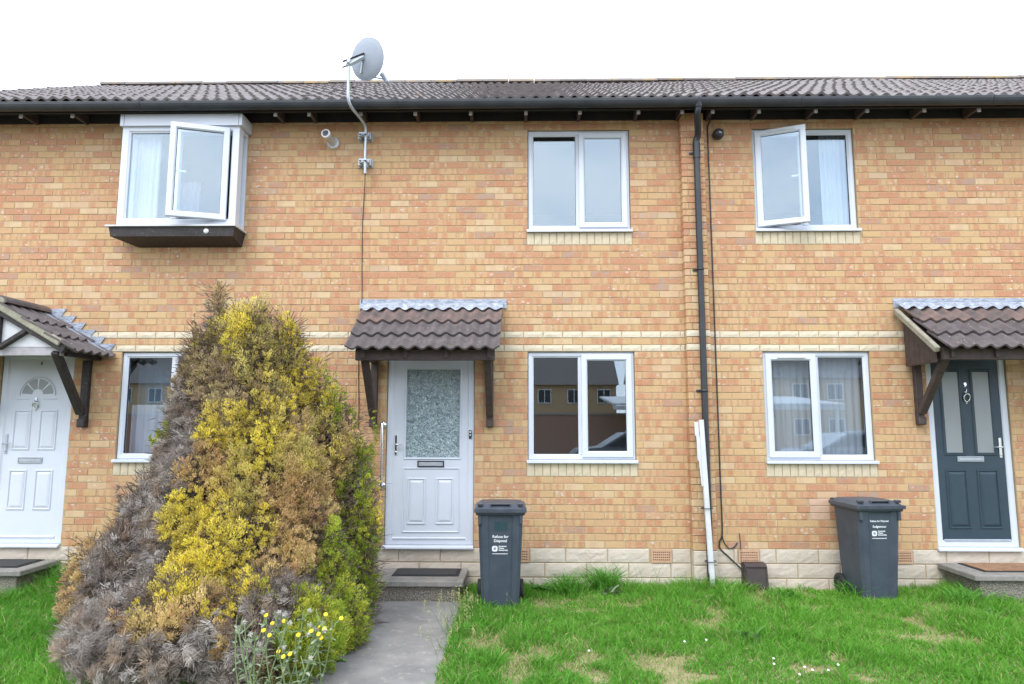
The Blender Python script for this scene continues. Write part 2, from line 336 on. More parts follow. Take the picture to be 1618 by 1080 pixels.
struct(MB().box(-60, 60, -7.55, -7.41, -.20, .0, .015).build('kerb', 'kerb_concrete'))
struct(MB().add([(-60,-17,-.022),(60,-17,-.022),(60,-7.4,-.022),(-60,-7.4,-.022)], [(0,1,2,3)]).build('road', 'asphalt'))

# ------------------------------------------------------------------ houses
HOUSES = [('left', XL, X1, 'end terrace house with white box bay and gabled porch beside the conifer'),
          ('mid', X1, X2, 'middle brick terrace house with half-glazed white door and satellite dish'),
          ('right', X2, X3, 'brick terrace house with dark blue door numbered nine'),
          ('far', X3, X4, 'terrace house at the right edge, only its roof in view')]
H = {}
for k, a, b, lab in HOUSES: H[k] = thing('terraced_house', ((a+b)/2, 0, 0), lab, 'house', 'terrace of brick houses')
def house_at(x):
    for k, a, b, _ in HOUSES:
        if x < b: return k
    return 'far'
ZW1 = 2.1+PL; ZU0, ZU1 = 3.45+PL, 4.65+PL; ZG0 = .90+PL; WTOP = 4.80+PL
WIN = {'lg': (-4.46,-3.30,ZG0,ZW1), 'mg': (.046,1.216,ZG0,ZW1), 'mu': (.05,1.206,ZU0,ZU1), 'rg': (2.612,3.772,ZG0,ZW1), 'ru': (2.60,3.74,ZU0,ZU1),
       'fg': (8.1,9.26,ZG0,ZW1), 'fu': (8.1,9.26,ZU0,ZU1)}
DOOR = {'l': (-5.80,-4.985,PL,ZW1), 'm': (-1.496,-.535,PL,ZW1), 'r': (4.365,5.23,PL,ZW1), 'f': (6.6,7.5,PL,ZW1)}
BAY = (-4.42,-3.26,3.52+PL,4.80+PL)
OPEN = list(WIN.values()) + list(DOOR.values()) + [BAY]
SILL = [(a-.012,b+.012,z0-.15,z0) for a,b,z0,z1 in WIN.values()]
PIL = (1.768, 2.024)                                       # brick pier between the middle and right house
# mortar backing, one mesh per house, with the openings left out
def wall_mesh(x0, x1):
    m = MB(); ops = [o for o in OPEN if o[1] > x0 and o[0] < x1]
    xs = sorted({x0,x1} | {v for o in ops for v in o[:2] if x0 < v < x1}); zs = sorted({-.25,WTOP} | {v for o in ops for v in o[2:]})
    yf, yb = .0042, .105
    solid = lambda i,j: 0 <= i < len(xs)-1 and 0 <= j < len(zs)-1 and not any(o[0]-1e-6 <= xs[i] and xs[i+1] <= o[1]+1e-6 and o[2]-1e-6 <= zs[j] and zs[j+1] <= o[3]+1e-6 for o in ops)
    for i in range(len(xs)-1):
        for j in range(len(zs)-1):
            if not solid(i,j): continue
            a,b,c,d = xs[i],xs[i+1],zs[j],zs[j+1]
            m.add([(a,yf,c),(b,yf,c),(b,yf,d),(a,yf,d)], [(0,1,2,3)]); m.add([(a,yb,c),(b,yb,c),(b,yb,d),(a,yb,d)], [(3,2,1,0)])
            if not solid(i-1,j): m.add([(a,yf,c),(a,yb,c),(a,yb,d),(a,yf,d)], [(0,1,2,3)])
            if not solid(i+1,j): m.add([(b,yf,c),(b,yb,c),(b,yb,d),(b,yf,d)], [(3,2,1,0)])
            if not solid(i,j-1): m.add([(a,yf,c),(b,yf,c),(b,yb,c),(a,yb,c)], [(3,2,1,0)])
            if not solid(i,j+1): m.add([(a,yf,d),(b,yf,d),(b,yb,d),(a,yb,d)], [(0,1,2,3)])
    return m
WALL = {}
for k, a, b, _ in HOUSES: WALL[k] = wall_mesh(a, b).build('wall', 'mortar', H[k])
MB().box(PIL[0]+.006, PIL[1]-.006, -.094, .006, -.25, WTOP).build('pier_core', 'mortar', H['mid'])
def brick_geo(w_, h, d, jit, y0=0.0, rough=0, nx=1, nz=1, ch=.0022):
    """brick or block: chamfered front (rock-faced when rough > 0), centred in x and z, front at y0"""
    hx, hz = w_/2, h/2; fr = []
    for j in range(nz+1):
        for i in range(nx+1):
            edge = i in (0,nx) or j in (0,nz)
            fr.append((-hx+ch+(w_-2*ch)*i/nx, y0 - (0 if edge else random.uniform(.2,1)*rough) + random.uniform(-jit,jit), -hz+ch+(h-2*ch)*j/nz))
    fs = [(j*(nx+1)+i, j*(nx+1)+i+1, (j+1)*(nx+1)+i+1, (j+1)*(nx+1)+i) for j in range(nz) for i in range(nx)]
    per = [i for i in range(nx+1)] + [j*(nx+1)+nx for j in range(1,nz+1)] + [nz*(nx+1)+i for i in range(nx-1,-1,-1)] + [j*(nx+1) for j in range(nz-1,0,-1)]
    n0 = len(fr); out = []
    for q in per:
        x, y, z = fr[q]; sx = hx/(hx-ch); sz = hz/(hz-ch); fr.append((x*sx, y0+ch, z*sz)); 
    for q in per:
        x, y, z = fr[q]; fr.append((x*hx/(hx-ch), y0+d, z*hz/(hz-ch)))
    L = len(per)
    for a in range(L):
        b = (a+1) % L; fs.append((per[a], n0+a, n0+b, per[b])[::-1]); fs.append((n0+a, n0+L+a, n0+L+b, n0+b)[::-1])
    return fr, fs
def sub_intervals(x0, x1, cuts):
    iv = [(x0,x1)]
    for a,b in cuts:
        nv = []
        for p,q in iv:
            if b <= p or a >= q: nv.append((p,q)); continue
            if a > p: nv.append((p,a))
            if b < q: nv.append((b,q))
        iv = nv
    return iv
_r0 = int((P(1295,811).z-PL)/BH); REPL = (P(1279,800).x, P(1279,800).x+BP, _r0, _r0+2)   # three replacement bricks stacked by the sideways bin
NROW = 64; STRING = {28, 30}
stuff = {k: MB() for k in H}; cand = {k: [] for k in H}; stones = []
def course(row, X0, X1_, y0, cuts, hs=None, pier=False):
    z0 = PL+row*BH; par = .5*(row % 2); i = math.floor(X0/BP+par)-1
    while True:
        a, b = (i-par)*BP, (i+1-par)*BP; i += 1
        if a > X1_: break
        for p, q in sub_intervals(max(a,X0), min(b,X1_), cuts):
            l = p + (.004 if abs(p-a) < 1e-6 else .001); r = q - (.004 if abs(q-b) < 1e-6 else .001)
            if r-l < .025: continue
            full = abs(p-a) < 1e-6 and abs(q-b) < 1e-6
            yield ((l+r)/2, r-l, z0+BH/2, full)
for row in range(NROW):
    z0, z1 = PL+row*BH, PL+(row+1)*BH
    cuts = [(o[0],o[1]) for o in OPEN+SILL if o[2] < z1-.004 and o[3] > z0+.004] + [(PIL[0]+.002, PIL[1]-.002)] + ([(REPL[0],REPL[1])] if REPL[2] <= row <= REPL[3] else [])
    for cx, wd, cz, full in course(row, XL, X4, 0, cuts):
        if row in STRING: stones.append((cx, wd, cz, 0)); continue
        k = house_at(cx); d = (Vector((cx,0,cz))-CAM).length
        if full: cand[k].append((d, cx, cz))
        else:
            v, f = brick_geo(wd, BH-.009, .05, .0012, random.uniform(-.002,.0015)); stuff[k].add([(x+cx,y,z+cz) for x,y,z in v], f)
    for cx, wd, cz, full in course(row, PIL[0], PIL[1], -.1025, []):
        if row in STRING: stones.append((cx, wd, cz, -.1025)); continue
        v, f = brick_geo(wd, BH-.009, .11, .0012, -.1025+random.uniform(-.002,.0015)); stuff['mid'].add([(x+cx,y,z+cz) for x,y,z in v], f)
vari = []
for q in range(10):
    v, f = brick_geo(BP-.008, BH-.009, .05, .0014); m = MB().add(v, f); vari.append(m.mesh('brick', 'brick'))
for k in H:
    cand[k].sort(); near = cand[k][:297 if k == 'right' else 300] if k != 'far' else []
    for d, cx, cz in near: link('brick', random.choice(vari), (cx, random.uniform(-.002,.0015), cz), WALL[k])
    for d, cx, cz in cand[k][len(near):]:
        v, f = brick_geo(BP-.008, BH-.009, .05, .0014, random.uniform(-.002,.0015)); stuff[k].add([(x+cx,y,z+cz) for x,y,z in v], f)
    struct(stuff[k].build('brickwork', 'brick', WALL[k]), 'stuff')
for row in range(REPL[2], REPL[3]+1):
    v, f = brick_geo(BP-.008, BH-.009, .05, .0014); o = link('brick', MB().add(v, f).mesh('brick', 'pink_brick'), ((REPL[0]+REPL[1])/2, -.001, PL+(row+.5)*BH), WALL['right']); o['label'] = 'pale pink replacement brick'
for cx, wd, cz, y0 in stones:
    v, f = brick_geo(wd, BH-.008, .06, .001, -.003, .006, 5, 2, .004)
    link('string_course_brick', MB().add(v, f).mesh('string_course_brick', 'string_stone'), (cx, y0, cz), WALL[house_at(cx)])
# rock-faced plinth blocks
AIR = [(P(u,879).x) for u in (820,1045,1183,1425)]
for row in range(3):
    z1 = PL-row*.15; z0 = z1-.15; L = .444; off = (.0, .5, .22)[row]; i = math.floor(XL/L)-1
    cuts = [(PIL[0]+.002,PIL[1]-.002)] + ([(x-.112,x+.112) for x in AIR] if row == 0 else [])
    segs = []
    while (i-1)*L < X4:
        a, b = (i+off)*L, (i+1+off)*L; i += 1
        segs += [(p,q,0.0) for p,q in sub_intervals(max(a,XL), min(b,X4), cuts) if q-p > .02] if a < X4 and b > XL else []
    segs.append((PIL[0], PIL[1]-(.0 if row != 1 else .0), -.105))
    for p, q, y0 in segs:
        v, f = brick_geo(q-p-.010, .15-.009, .06 if y0 == 0 else .11, .001, -.004, .0065, max(2,int((q-p)/.05)), 4, .005)
        link('plinth_block', MB().add(v, f).mesh('plinth_block', 'plinth_stone'), ((p+q)/2, y0, (z0+z1)/2), WALL[house_at((p+q)/2)])
for x in AIR:                                              # terracotta air bricks with a grid of holes
    hk = H[house_at(x)]; m = MB(); z0, z1 = PL-.143, PL-.007; a, b = x-.107, x+.107
    nx, nz = 9, 4; xs = [a+.014+(b-a-.028)*i/nx for i in range(nx+1)]; zs = [z0+.016+(z1-z0-.032)*j/nz for j in range(nz+1)]
    m.box(a, xs[0]+.004, -.014, .006, z0, z1); m.box(xs[-1]-.004, b, -.014, .006, z0, z1); 
    for j in range(nz+1): m.box(xs[0]+.0041, xs[-1]-.0041, -.0135, .006, z0 if j == 0 else zs[j]-.007, z1 if j == nz else zs[j]+.007)
    for i in range(1,nx): m.box(xs[i]-.0045, xs[i]+.0045, -.0125, .0055, z0+.002, z1-.002)
    ab = m.build('air_brick', 'terracotta', hk); MB().box(a+.01,b-.01,.0035,.0066,z0+.008,z1-.008).build('shade_plate', 'hole_shade', ab)  # flat dark plate painted as the shade inside the holes
for a, b, z0, z1 in SILL:                                  # header bricks on edge under each window
    n = 14; st = (b-a)/n
    for i in range(n):
        v, f = brick_geo(st-.007, .142, .06, .001, -.003, .005, 2, 4, .004)
        link('sill_brick', MB().add(v, f).mesh('sill_brick', 'sill_stone'), (a+(i+.5)*st, 0, (z0+z1)/2-.002), WALL[house_at((a+b)/2)])
# shells: floors, party walls, back wall (rooms behind the glass)
for k, a, b, _ in HOUSES:
    m = MB(); g = .004
    m.box(a+g, a+.08, .11, 7.6, -.2, WTOP); m.box(b-.08, b-g, .11, 7.6, -.2, WTOP); m.box(a+.081, b-.081, 7.5, 7.6, -.2, WTOP); m.box(a+.081, b-.081, 3.4, 3.5, .3, WTOP-.05)
    m.build('room_walls', 'interior_wall', H[k])
    m = MB(); m.box(a+.081, b-.081, .11, 7.49, PL-.2, PL+.0); m.box(a+.081, b-.081, .11, 7.49, PL+2.35, PL+2.55); m.box(a+.081, b-.081, .11, 7.49, PL+4.72, PL+4.79)
    m.build('floors', 'interior_floor', H[k])
    if k == 'left': MB().prism([(-.0,-.2),(7.6,-.2),(7.6,WTOP),(3.8,WTOP+2.2),(0.0,WTOP)], 'x', XL-.10, XL-.001).build('gable_wall', 'house_brick_far', H[k])

# ------------------------------------------------------------------ roofs, eaves, gutters
EY, EZ, RY, RZ_ = -.38, 4.83+PL, 3.90, 7.235+PL
SL = math.atan2(RZ_-EZ, RY-EY); LEN = math.hypot(RZ_-EZ, RY-EY); WAVE = .14
def wave_h(t): 
    c = .5+.5*math.cos(2*math.pi*t); return .034*(c**1.25)
NR = 15; GAUGE = LEN/(NR-.35)
def roof_mesh(x0, x1):
    m = MB(); SAM = 8; n = int((x1-x0)/WAVE*SAM)+1; dy, dz = math.cos(SL), math.sin(SL)
    for r in range(NR):
        s0 = r*GAUGE-.0; s1 = min(s0+GAUGE+.05, LEN); vs = []; ph = random.uniform(-.015,.015)
        sag = lambda x: .010*math.sin(x*.9+r*.25)+.006*math.sin(x*2.3+1)
        for s, lift in ((s0,-.006),(s0,.022),(s1,-.004)):
            for i in range(n+1):
                x = min(x0+i*WAVE/SAM, x1); h = wave_h((x+ph)/WAVE)
                tile = math.floor(x/(2*WAVE)); jl = .004*math.sin(tile*12.9898+r*78.233)
                o = h+lift+sag(x); vs.append((x, EY+(s+ (jl if lift > -.005 else 0))*dy-o*dz, EZ+s*dz+o*dy))
        N = n+1
        m.add(vs, [(q*N+i, q*N+i+1, (q+1)*N+i+1, (q+1)*N+i) for q in (0,1) for i in range(n)])
    return m
for k, a, b, _ in HOUSES:
    a2 = a-.06 if k == 'left' else a
    rf = MB().prism([(EY+.06,EZ-.05),(RY,RZ_-.06),(RY+4.28,EZ-.05),(RY+4.28,EZ-.02),(RY,RZ_-.02),(EY+.06,EZ-.02)], 'x', a2+.002, b-.002).build('roof', 'eaves_dark', H[k])
    struct(roof_mesh(a2, b).build('roof_tiles', 'roof_tile', rf), 'stuff')
    MB().add([(a2,RY,RZ_+.02),(b,RY,RZ_+.02),(b,RY+4.28,EZ),(a2,RY+4.28,EZ)], [(0,1,2,3)]).build('rear_slope', 'roof_tile', rf)
    x = a2-.01
    while x < b-.05:                                       # half-round ridge tiles bedded in mortar
        L = min(.45, b-x); m = MB(); dz = random.uniform(-.006,.006); n = 8
        pr = [(RY+.13*math.cos(math.pi*q/n), RZ_+.0+dz+.085*math.sin(math.pi*q/n)) for q in range(n+1)]; m.prism(pr, 'x', x+.004, x+L-.004); m.build('ridge_tile', 'ridge_tile', rf); x += L
    # open eaves: soffit boarding, fascia, rafter feet
    MB().box(a+.003 if k != 'left' else a2, b-.003, -.30, .30, WTOP+.055, WTOP+.075).build('soffit', 'eaves_dark', H[k])
    MB().box(a+.002 if k != 'left' else a2, b-.002, .0, .10, WTOP+.002, WTOP+.05).build('wall_plate', 'eaves_dark', H[k])
    MB().box(a+.002 if k != 'left' else a2, b-.002, -.015, -.003, WTOP-.045, WTOP+.052).build('eaves_board', 'eaves_dark', H[k])
    MB().box(a+.002 if k != 'left' else a2, b-.002, -.325, -.302, 4.735+PL, 4.86+PL).build('fascia', 'eaves_dark', H[k])
    m = MB(); prof = [(-.330+.055*math.cos(t)-.055, 4.815+PL+.085*math.sin(t)) for t in [math.pi*(1+q/10) for q in range(11)]]
    prof = prof + [(y*1.0+(.004 if i else .004), z+.004) for i,(y,z) in reversed(list(enumerate(prof)))]
    m.prism(prof, 'x', a2-.0 if k == 'left' else a+.001, b-.001); m.build('gutter', 'gutter_plastic', H[k])
    x = a+1.1
    while x < b:                                           # gutter union brackets
        pr2 = [(-.330+.060*math.cos(t)-.055, 4.817+PL+.090*math.sin(t)) for t in [math.pi*(1+q/10) for q in range(11)]]
        MB().prism(pr2, 'x', x, x+.03).build('gutter_bracket', 'gutter_plastic', H[k]); x += 2.05
RAFT = [37,118,437,490,571,657,744,831,916,1008,1077,1125,1198,1287,1368,1458,1544]
for u in RAFT:
    x = P(u,178,-.25).x; k = house_at(x)
    if BAY[0]-.2 < x < BAY[1]+.1: continue
    rf = MB().box(x-.017, x+.017, -.272, -.02, 4.735+PL, 4.84+PL, .003).build('rafter_foot', 'brown_wood', H[k]); MB().box(x-.019, x+.019, -.290, -.2725, 4.700+PL, 4.80+PL, .003).build('end_cap', 'rafter_wood', rf)

# ------------------------------------------------------------------ windows
def glass_pane(win, x0, x1, z0, z1, y):
    return MB().box(x0, x1, y, y+.004, z0, z1).build('pane', 'glass', win)
def window(hk, box, kind, name='window', yf=.028, mat='upvc', sill=True):
    """kind: list of lights as (share, 'f' fixed | 'o' closed opening sash | ('open', hinge, deg))"""
    x0, x1, z0, z1 = box; x0 += .004; x1 -= .004; z1 -= .004; zb = z0+.055
    m = MB().ring(x0, x1, zb-.03, z1, .052, yf, yf+.07); win = m.build(name, mat, H[hk])
    if sill: MB().prism([(.07,zb-.032),(.07,zb-.055),(-.045,zb-.062),(-.045,zb-.040),(-.036,zb-.032)], 'x', x0-.016, x1+.016).build('sill', mat, win)
    zi0, zi1 = zb+.02, z1-.05; xi0, xi1 = x0+.05, x1-.05; span = xi1-xi0; x = xi0; tot = sum(k[0] for k in kind)
    for i, (sh, what) in enumerate(kind):
        a, b = x, x+span*sh/tot; x = b
        if i: MB().box(a-.026, a+.026, yf+.004, yf+.066, zi0+.001, zi1-.001, .006).build('mullion', mat, win)
        a += .024 if i else 0; b -= .024 if i < len(kind)-1 else 0
        if what == 'f':
            MB().ring(a-.004, b+.004, zi0-.004, zi1+.004, .014, yf+.010, yf+.05, .002, .006).build('bead', mat, win)
            MB().ring(a+.008, b-.008, zi0+.008, zi1-.008, .005, yf+.022, yf+.045, .001, .001).build('gasket', 'gasket', win)
            glass_pane(win, a+.006, b-.006, zi0+.006, zi1-.006, yf+.03)
        else:
            a -= .022; b += .022; c, d = zi0-.022, zi1+.022; op = isinstance(what, tuple); wd = .066
            hx = (a if what[1] == 'l' else b) if op else a; ang = math.radians(what[2])*(1 if what[1] == 'r' else -1) if op else 0
            org = (hx, yf-.008, c)
            mm = MB().ring(a, b, c, d, wd, yf-.024, yf+.02, .006, .014); o = mm.build('sash', mat, win, org); o.rotation_euler.z = ang
            mm = MB().ring(a+wd-.002, b-wd+.002, c+wd-.002, d-wd+.002, .005, yf-.008, yf+.018, .001, .001); o = mm.build('gasket', 'gasket', win, org); o.rotation_euler.z = ang
            mm = MB().box(a+wd-.004, b-wd+.004, yf-.003, yf+.001, c+wd-.004, d-wd+.004); o = mm.build('pane', 'glass', win, org); o.rotation_euler.z = ang
            hs = b-.045 if (op and what[1] == 'l') or (not op) else a+.045
            if op:                                         # inside handle seen through the open sash
                zc = (c+d)/2; dr = -1 if what[1] == 'l' else 1
                mm = MB().box(hs-.012, hs+.012, yf+.02, yf+.035, zc-.035, zc+.035, .004).box(min(hs,hs+dr*.12), max(hs,hs+dr*.12), yf+.036, yf+.052, zc-.01, zc+.01, .004); o = mm.build('handle', 'white_plastic', win, org); o.rotation_euler.z = ang
                zz = c+.03; MB().bar((a+.1, yf+.02, zz-.02), (b-.12, yf-.06, zz-.02), .012, .005).build('stay', 'chrome', win)
                MB().ring(a+.018, b-.018, c+.018, d-.018, .02, yf+.022, yf+.05, .003, .003).build('rebate', mat, win)
    return win
def curtain(hk, x0, x1, z0, z1, y, mat, folds=8, amp=.02, name='curtain'):
    n = folds*8; m = MB(); vs = [(x0+(x1-x0)*i/n, y+amp*math.sin(2*math.pi*folds*i/n+.6*math.sin(i))*(1-.35*(1-z)), zz) for z, zz in ((0,z0),(1,z1)) for i in range(n+1)]
    m.add(vs, [(i,i+1,n+2+i,n+1+i) for i in range(n)], True); return m.build(name, mat, H[hk])
wm = window('mid', WIN['mu'], [(1,'f'),(1,'o')]); tag(wm, 'upstairs window with roller blind rail in the middle house')
window('mid', WIN['mg'], [(1,'f'),(1,'o')])
wr = window('right', WIN['ru'], [(1,('open','l',22)),(1,'f')]); tag(wr, 'upstairs window with its left sash open')
wg = window('right', WIN['rg'], [(1,'o'),(1,'f')])
wl = window('left', WIN['lg'], [(1,'f'),(1,'f')])
window('far', WIN['fu'], [(1,'f'),(1,'o')]); window('far', WIN['fg'], [(1,'f'),(1,'o')])
x0,x1,z0,z1 = WIN['mu']; MB().box(x0+.06, x0+.545, .125, .15, z1-.10, z1-.075).build('blind_rail', 'dark_plastic', H['mid'])
MB().box(x0+.535, x0+.55, .12, .15, z1-.155, z1-.076).build('blind_bracket', 'dark_plastic', H['mid'])
for wn, bx, zz in ((wr, WIN['ru'], None), (wg, WIN['rg'], None)):   # trickle vents on the opening sashes
    x0,x1,z0,z1 = bx
    if wn is wg: MB().box(x0+.16, x0+.46, -.012, .004, z1-.075, z1-.058, .003).build('trickle_vent', 'upvc_old', wn)
    else:
        o = MB().box(x0+.16, x0+.46, -.006, .004, z1-.075, z1-.058, .003).build('trickle_vent', 'upvc_old', wn, (x0+.032, .02, z1)); o.rotation_euler.z = math.radians(-22)
curtain('right', 2.66, 3.72, ZG0+.05, ZW1-.02, .17, 'net_curtain', 14, .014, 'net_curtain')
curtain('right', 3.42, 3.72, ZU0+.05, ZU1-.02, .17, 'curtain', 5, .016); curtain('right', 2.64, 2.76, ZU0+.05, ZU1-.02, .17, 'curtain', 3, .016)
curtain('left', -4.42, -3.75, ZG0+.04, ZG0+.62, .20, 'curtain', 7, .02); curtain('left', -4.40, -3.34, ZG0+.62, ZW1-.02, .26, 'curtain_teal', 9, .012, 'blind')
# white box bay on the left house
bx0, bx1 = P(184,300,-.25).x, P(374,300,-.25).x; bz0, bz1 = P(280,357,-.25).z, P(280,200,-.25).z; bt = 4.735+PL; by = -.25
ax0, ax1 = bx0+.02, bx1
m = MB().ring(ax0, ax1, bz0, bz1+.03, .085, by, by+.07, .005, .012); bay = m.build('bay_window', 'upvc', H['left']); tag(bay, 'white box bay with an open casement')
MB().prism([(ax0-.012,bz1+.002),(ax1+.035,bz1+.002),(ax1+.035,bt),(ax0-.012,bt)], 'y', by-.035, -.0045).build('head_panel', 'upvc', bay)
MB().box(ax0+.03, ax0+.034, by-.037, by-.034, bz1+.004, bt-.002).build('panel_joint', 'gasket', bay); MB().box(ax1-.004, ax1, by-.037, by-.034, bz1+.004, bt-.002).build('panel_joint', 'gasket', bay)
xm = (ax0+ax1)/2-.03
MB().box(xm-.03, xm+.03, by+.004, by+.066, bz0+.086, bz1-.056, .005).build('mullion', 'upvc', bay)
MB().ring(ax0+.083, xm-.028, bz0+.083, bz1-.053, .012, by+.012, by+.05, .002, .005).build('bead', 'upvc', bay)
MB().box(ax0+.09, xm-.03, by+.03, by+.034, bz0+.09, bz1-.06).build('pane', 'glass', bay)
a, b, c, d = xm-.012, ax1-.10, bz0+.06, bz1-.025; ang = math.radians(17); org = (b, by-.008, c)
for nm, mt, mm in (('sash','upvc',MB().ring(a,b,c,d,.066,by-.03,by+.018,.006,.014)), ('pane','glass',MB().box(a+.062,b-.062,by-.006,by-.002,c+.062,d-.062)),
                   ('gasket','gasket',MB().ring(a+.064,b-.064,c+.064,d-.064,.005,by-.014,by+.016,.001,.001)),
                   ('handle','white_plastic',MB().box(a+.035,a+.06,by+.018,by+.03,(c+d)/2-.04,(c+d)/2+.04,.004).box(a+.045,a+.17,by+.031,by+.045,(c+d)/2-.01,(c+d)/2+.01,.004))):
    o = mm.build(nm, mt, bay, org); o.rotation_euler.z = ang
MB().bar((a+.12,by-.10,c+.02),(b-.1,by+.01,c+.02),.012,.006).build('stay', 'chrome', bay)
for sx in (ax0, ax1):                                      # side lights
    s_ = 1 if sx == ax1 else -1; q = sx-(.07 if s_ > 0 else 0)
    mm = MB().box(q, q+.07, by+.075, by+.115, bz0, bz1, .004).box(q, q+.07, -.045, -.005, bz0, bz1, .004).box(q+.004, q+.066, by+.116, -.046, bz0, bz0+.06, .004).box(q+.004, q+.066, by+.116, -.046, bz1-.05, bz1, .004)
    mm.build('side_frame', 'upvc', bay); MB().box(q+.033, q+.037, by+.117, -.047, bz0+.06, bz1-.05).build('pane', 'glass', bay)
MB().prism([(by-.075,bz0-.001),(.0-.005,bz0-.001),(-.005,bz0-.022),(by-.075,bz0-.018)], 'x', ax0-.075, ax1+.035).build('sill', 'upvc_old', bay)
mm = MB(); t0, t1 = bz0-.023, bz0-.155; X0_, X1_ = ax0-.045, ax1+.015
mm.add([(X0_,by-.05,t0),(X1_,by-.05,t0),(X1_,-.005,t0),(X0_,-.005,t0),(X0_+.02,by-.045,t1+.03),(X1_-.01,by-.045,t1+.03),(X1_-.03,-.005,t1-.02),(X0_+.18,-.005,t1-.02)],
       [(0,1,5,4),(1,2,6,5),(2,3,7,6),(3,0,4,7),(4,5,6,7),(3,2,1,0)]); mm.build('base_box', 'black_wood', bay)
mm = MB().lathe([(0,0),(.030,.0),(.028,.006),(0,.007)], (ax1-.29, by-.049, t0-.048), (0,-1,0), 16); mm.build('sticker', 'white_plastic', bay)
curtain('left', ax0+.10, ax0+.36, bz0+.03, bz1, by+.16, 'curtain', 4, .018); curtain('left', ax0+.37, ax0+.62, bz0+.03, bz0+.72, .35, 'curtain_mauve', 4, .018)

# ------------------------------------------------------------------ doors
def raised(mb, x0, x1, z0, z1, y, t=.016):
    """moulded panel: sunk bead then raised field"""
    mb.ring(x0, x1, z0, z1, .020, y-.010, y+.002, .006, .006); mb.add(*_field(x0+.026, x1-.026, z0+.026, z1-.026, y, t)); return mb
def _field(x0, x1, z0, z1, y, t):
    c = .022; vs = [(x0,y-.0015,z0),(x1,y-.0015,z0),(x1,y-.0015,z1),(x0,y-.0015,z1),(x0+c,y-t*.6,z0+c),(x1-c,y-t*.6,z0+c),(x1-c,y-t*.6,z1-c),(x0+c,y-t*.6,z1-c)]
    return vs, [(0,1,5,4),(1,2,6,5),(2,3,7,6),(3,0,4,7),(4,5,6,7)]
def lever(door, x, z, y, dr, L=.12, mat='chrome'):
    m = MB().box(x-.015, x+.015, y-.012, y, z-.115, z+.10, .005); m.build('handle_plate', mat, door)
    m = MB().tube([(x,y-.012,z),(x,y-.05,z),(x+dr*.02,y-.056,z),(x+dr*L,y-.056,z)], .0095, 10); m.build('handle', mat, door)
    MB().lathe([(0,0),(.011,0),(.011,.006),(0,.007)], (x,y-.012,z-.08), (0,-1,0), 12).build('lock_cylinder', mat, door)
def letterbox(door, xc, zc, y, wd=.29, h=.065, frame='dark_plastic', flap='galvanised'):
    MB().ring(xc-wd/2, xc+wd/2, zc-h/2, zc+h/2, .012, y-.012, y, .003, .003).build('letterbox_frame', frame, door)
    MB().box(xc-wd/2+.013, xc+wd/2-.013, y-.010, y-.001, zc-h/2+.013, zc+h/2-.013, .003).build('letterbox_flap', flap, door)
def knocker(door, xc, zc, y, mat='chrome', r=.042):
    m = MB().lathe([(0,0),(.018,0),(.016,.012),(0,.014)], (xc,y,zc+r+.02), (0,-1,0), 12)
    pts = [(xc+r*.78*math.sin(t), y-.016-.01*math.cos(t), zc+r*math.cos(t)) for t in [2*math.pi*i/20 for i in range(21)]]
    m.tube(pts, .0075, 8, False).lathe([(0,0),(.011,0),(.009,.008),(0,.009)], (xc,y,zc-r-.016), (0,-1,0), 12); m.tube([(xc,y-.01,zc+r+.03),(xc,y-.012,zc+r+.055)], [.009,.003], 8)
    m.build('knocker', mat, door)
def door_frame(hk, bx, mat='upvc', fw=.068, yf=.022, sill_out=.05):
    x0,x1,z0,z1 = bx; x0 += .004; x1 -= .004; z1 -= .004
    d = MB().ring(x0, x1, z0+.025, z1, fw, yf, yf+.07, .006, .010).build('door', mat, H[hk])
    MB().prism([(.09,z0+.024),(.09,z0-.002),(-sill_out,z0-.006),(-sill_out,z0+.010),(-.02,z0+.024)], 'x', x0-.022, x1+.002).build('threshold', mat, d)
    return d, x0+fw, x1-fw, z0+.025+fw*.75, z1-fw
# middle house: half glazed white door
d, a, b, c, e = door_frame('mid', DOOR['m']); y = .034; zt = P(680,582).z; zgl = P(680,724).z; gx0, gx1 = P(640,650).x, P(727,650).x
MB().ring(a-.006, b+.006, c-.012, e+.006, .012, y-.004, y+.04, .003, .003).build('leaf_edge', 'upvc', d)
mm = MB().box(a, gx0, y, y+.045, c, e).box(gx1, b, y, y+.045, c, e).box(gx0+.0005, gx1-.0005, y, y+.045, zt, e).box(gx0+.0005, gx1-.0005, y, y+.045, c, zgl); mm.build('leaf', 'upvc', d)
MB().ring(gx0-.012, gx1+.012, zgl-.012, zt+.012, .020, y-.010, y+.02, .004, .010).build('glazing_bead', 'upvc', d)
MB().box(gx0, gx1, y+.018, y+.024, zgl, zt).build('obscured_pane', 'obscure_glass', d)
p0, p1 = P(636,739), P(725,842); MB().ring(p0.x, p1.x, p1.z, p0.z, .016, y-.010, y+.001, .005, .008).build('panel_surround', 'upvc', d)
for u0, u1 in ((643,671),(688,716)):
    q0, q1 = P(u0,755), P(u1,829); raised(MB(), q0.x, q1.x, q1.z, q0.z, y).build('panel', 'upvc', d)
MB().box(a+.01, b-.01, y-.022, y-.0005, c+.004, c+.03, .008).build('weather_bar', 'upvc', d)
lever(d, a+.035, P(634,702).z, y, 1, .11, 'chrome'); letterbox(d, P(680,733).x, P(680,733).z, y, .29, .07)
q = P(743,686); mm = MB().box(q.x-.016, q.x+.016, -.002, .022, q.z-.045, q.z+.045, .005); bell = mm.build('doorbell', 'dark_plastic', d)
MB().box(q.x-.010, q.x+.010, -.004, -.0021, q.z+.018, q.z+.034).build('bell_label', 'white_print', bell); MB().lathe([(0,0),(.009,0),(.008,.004),(0,.005)], (q.x,-.002,q.z-.008), (0,-1,0), 12).build('bell_push', 'white_print', bell)
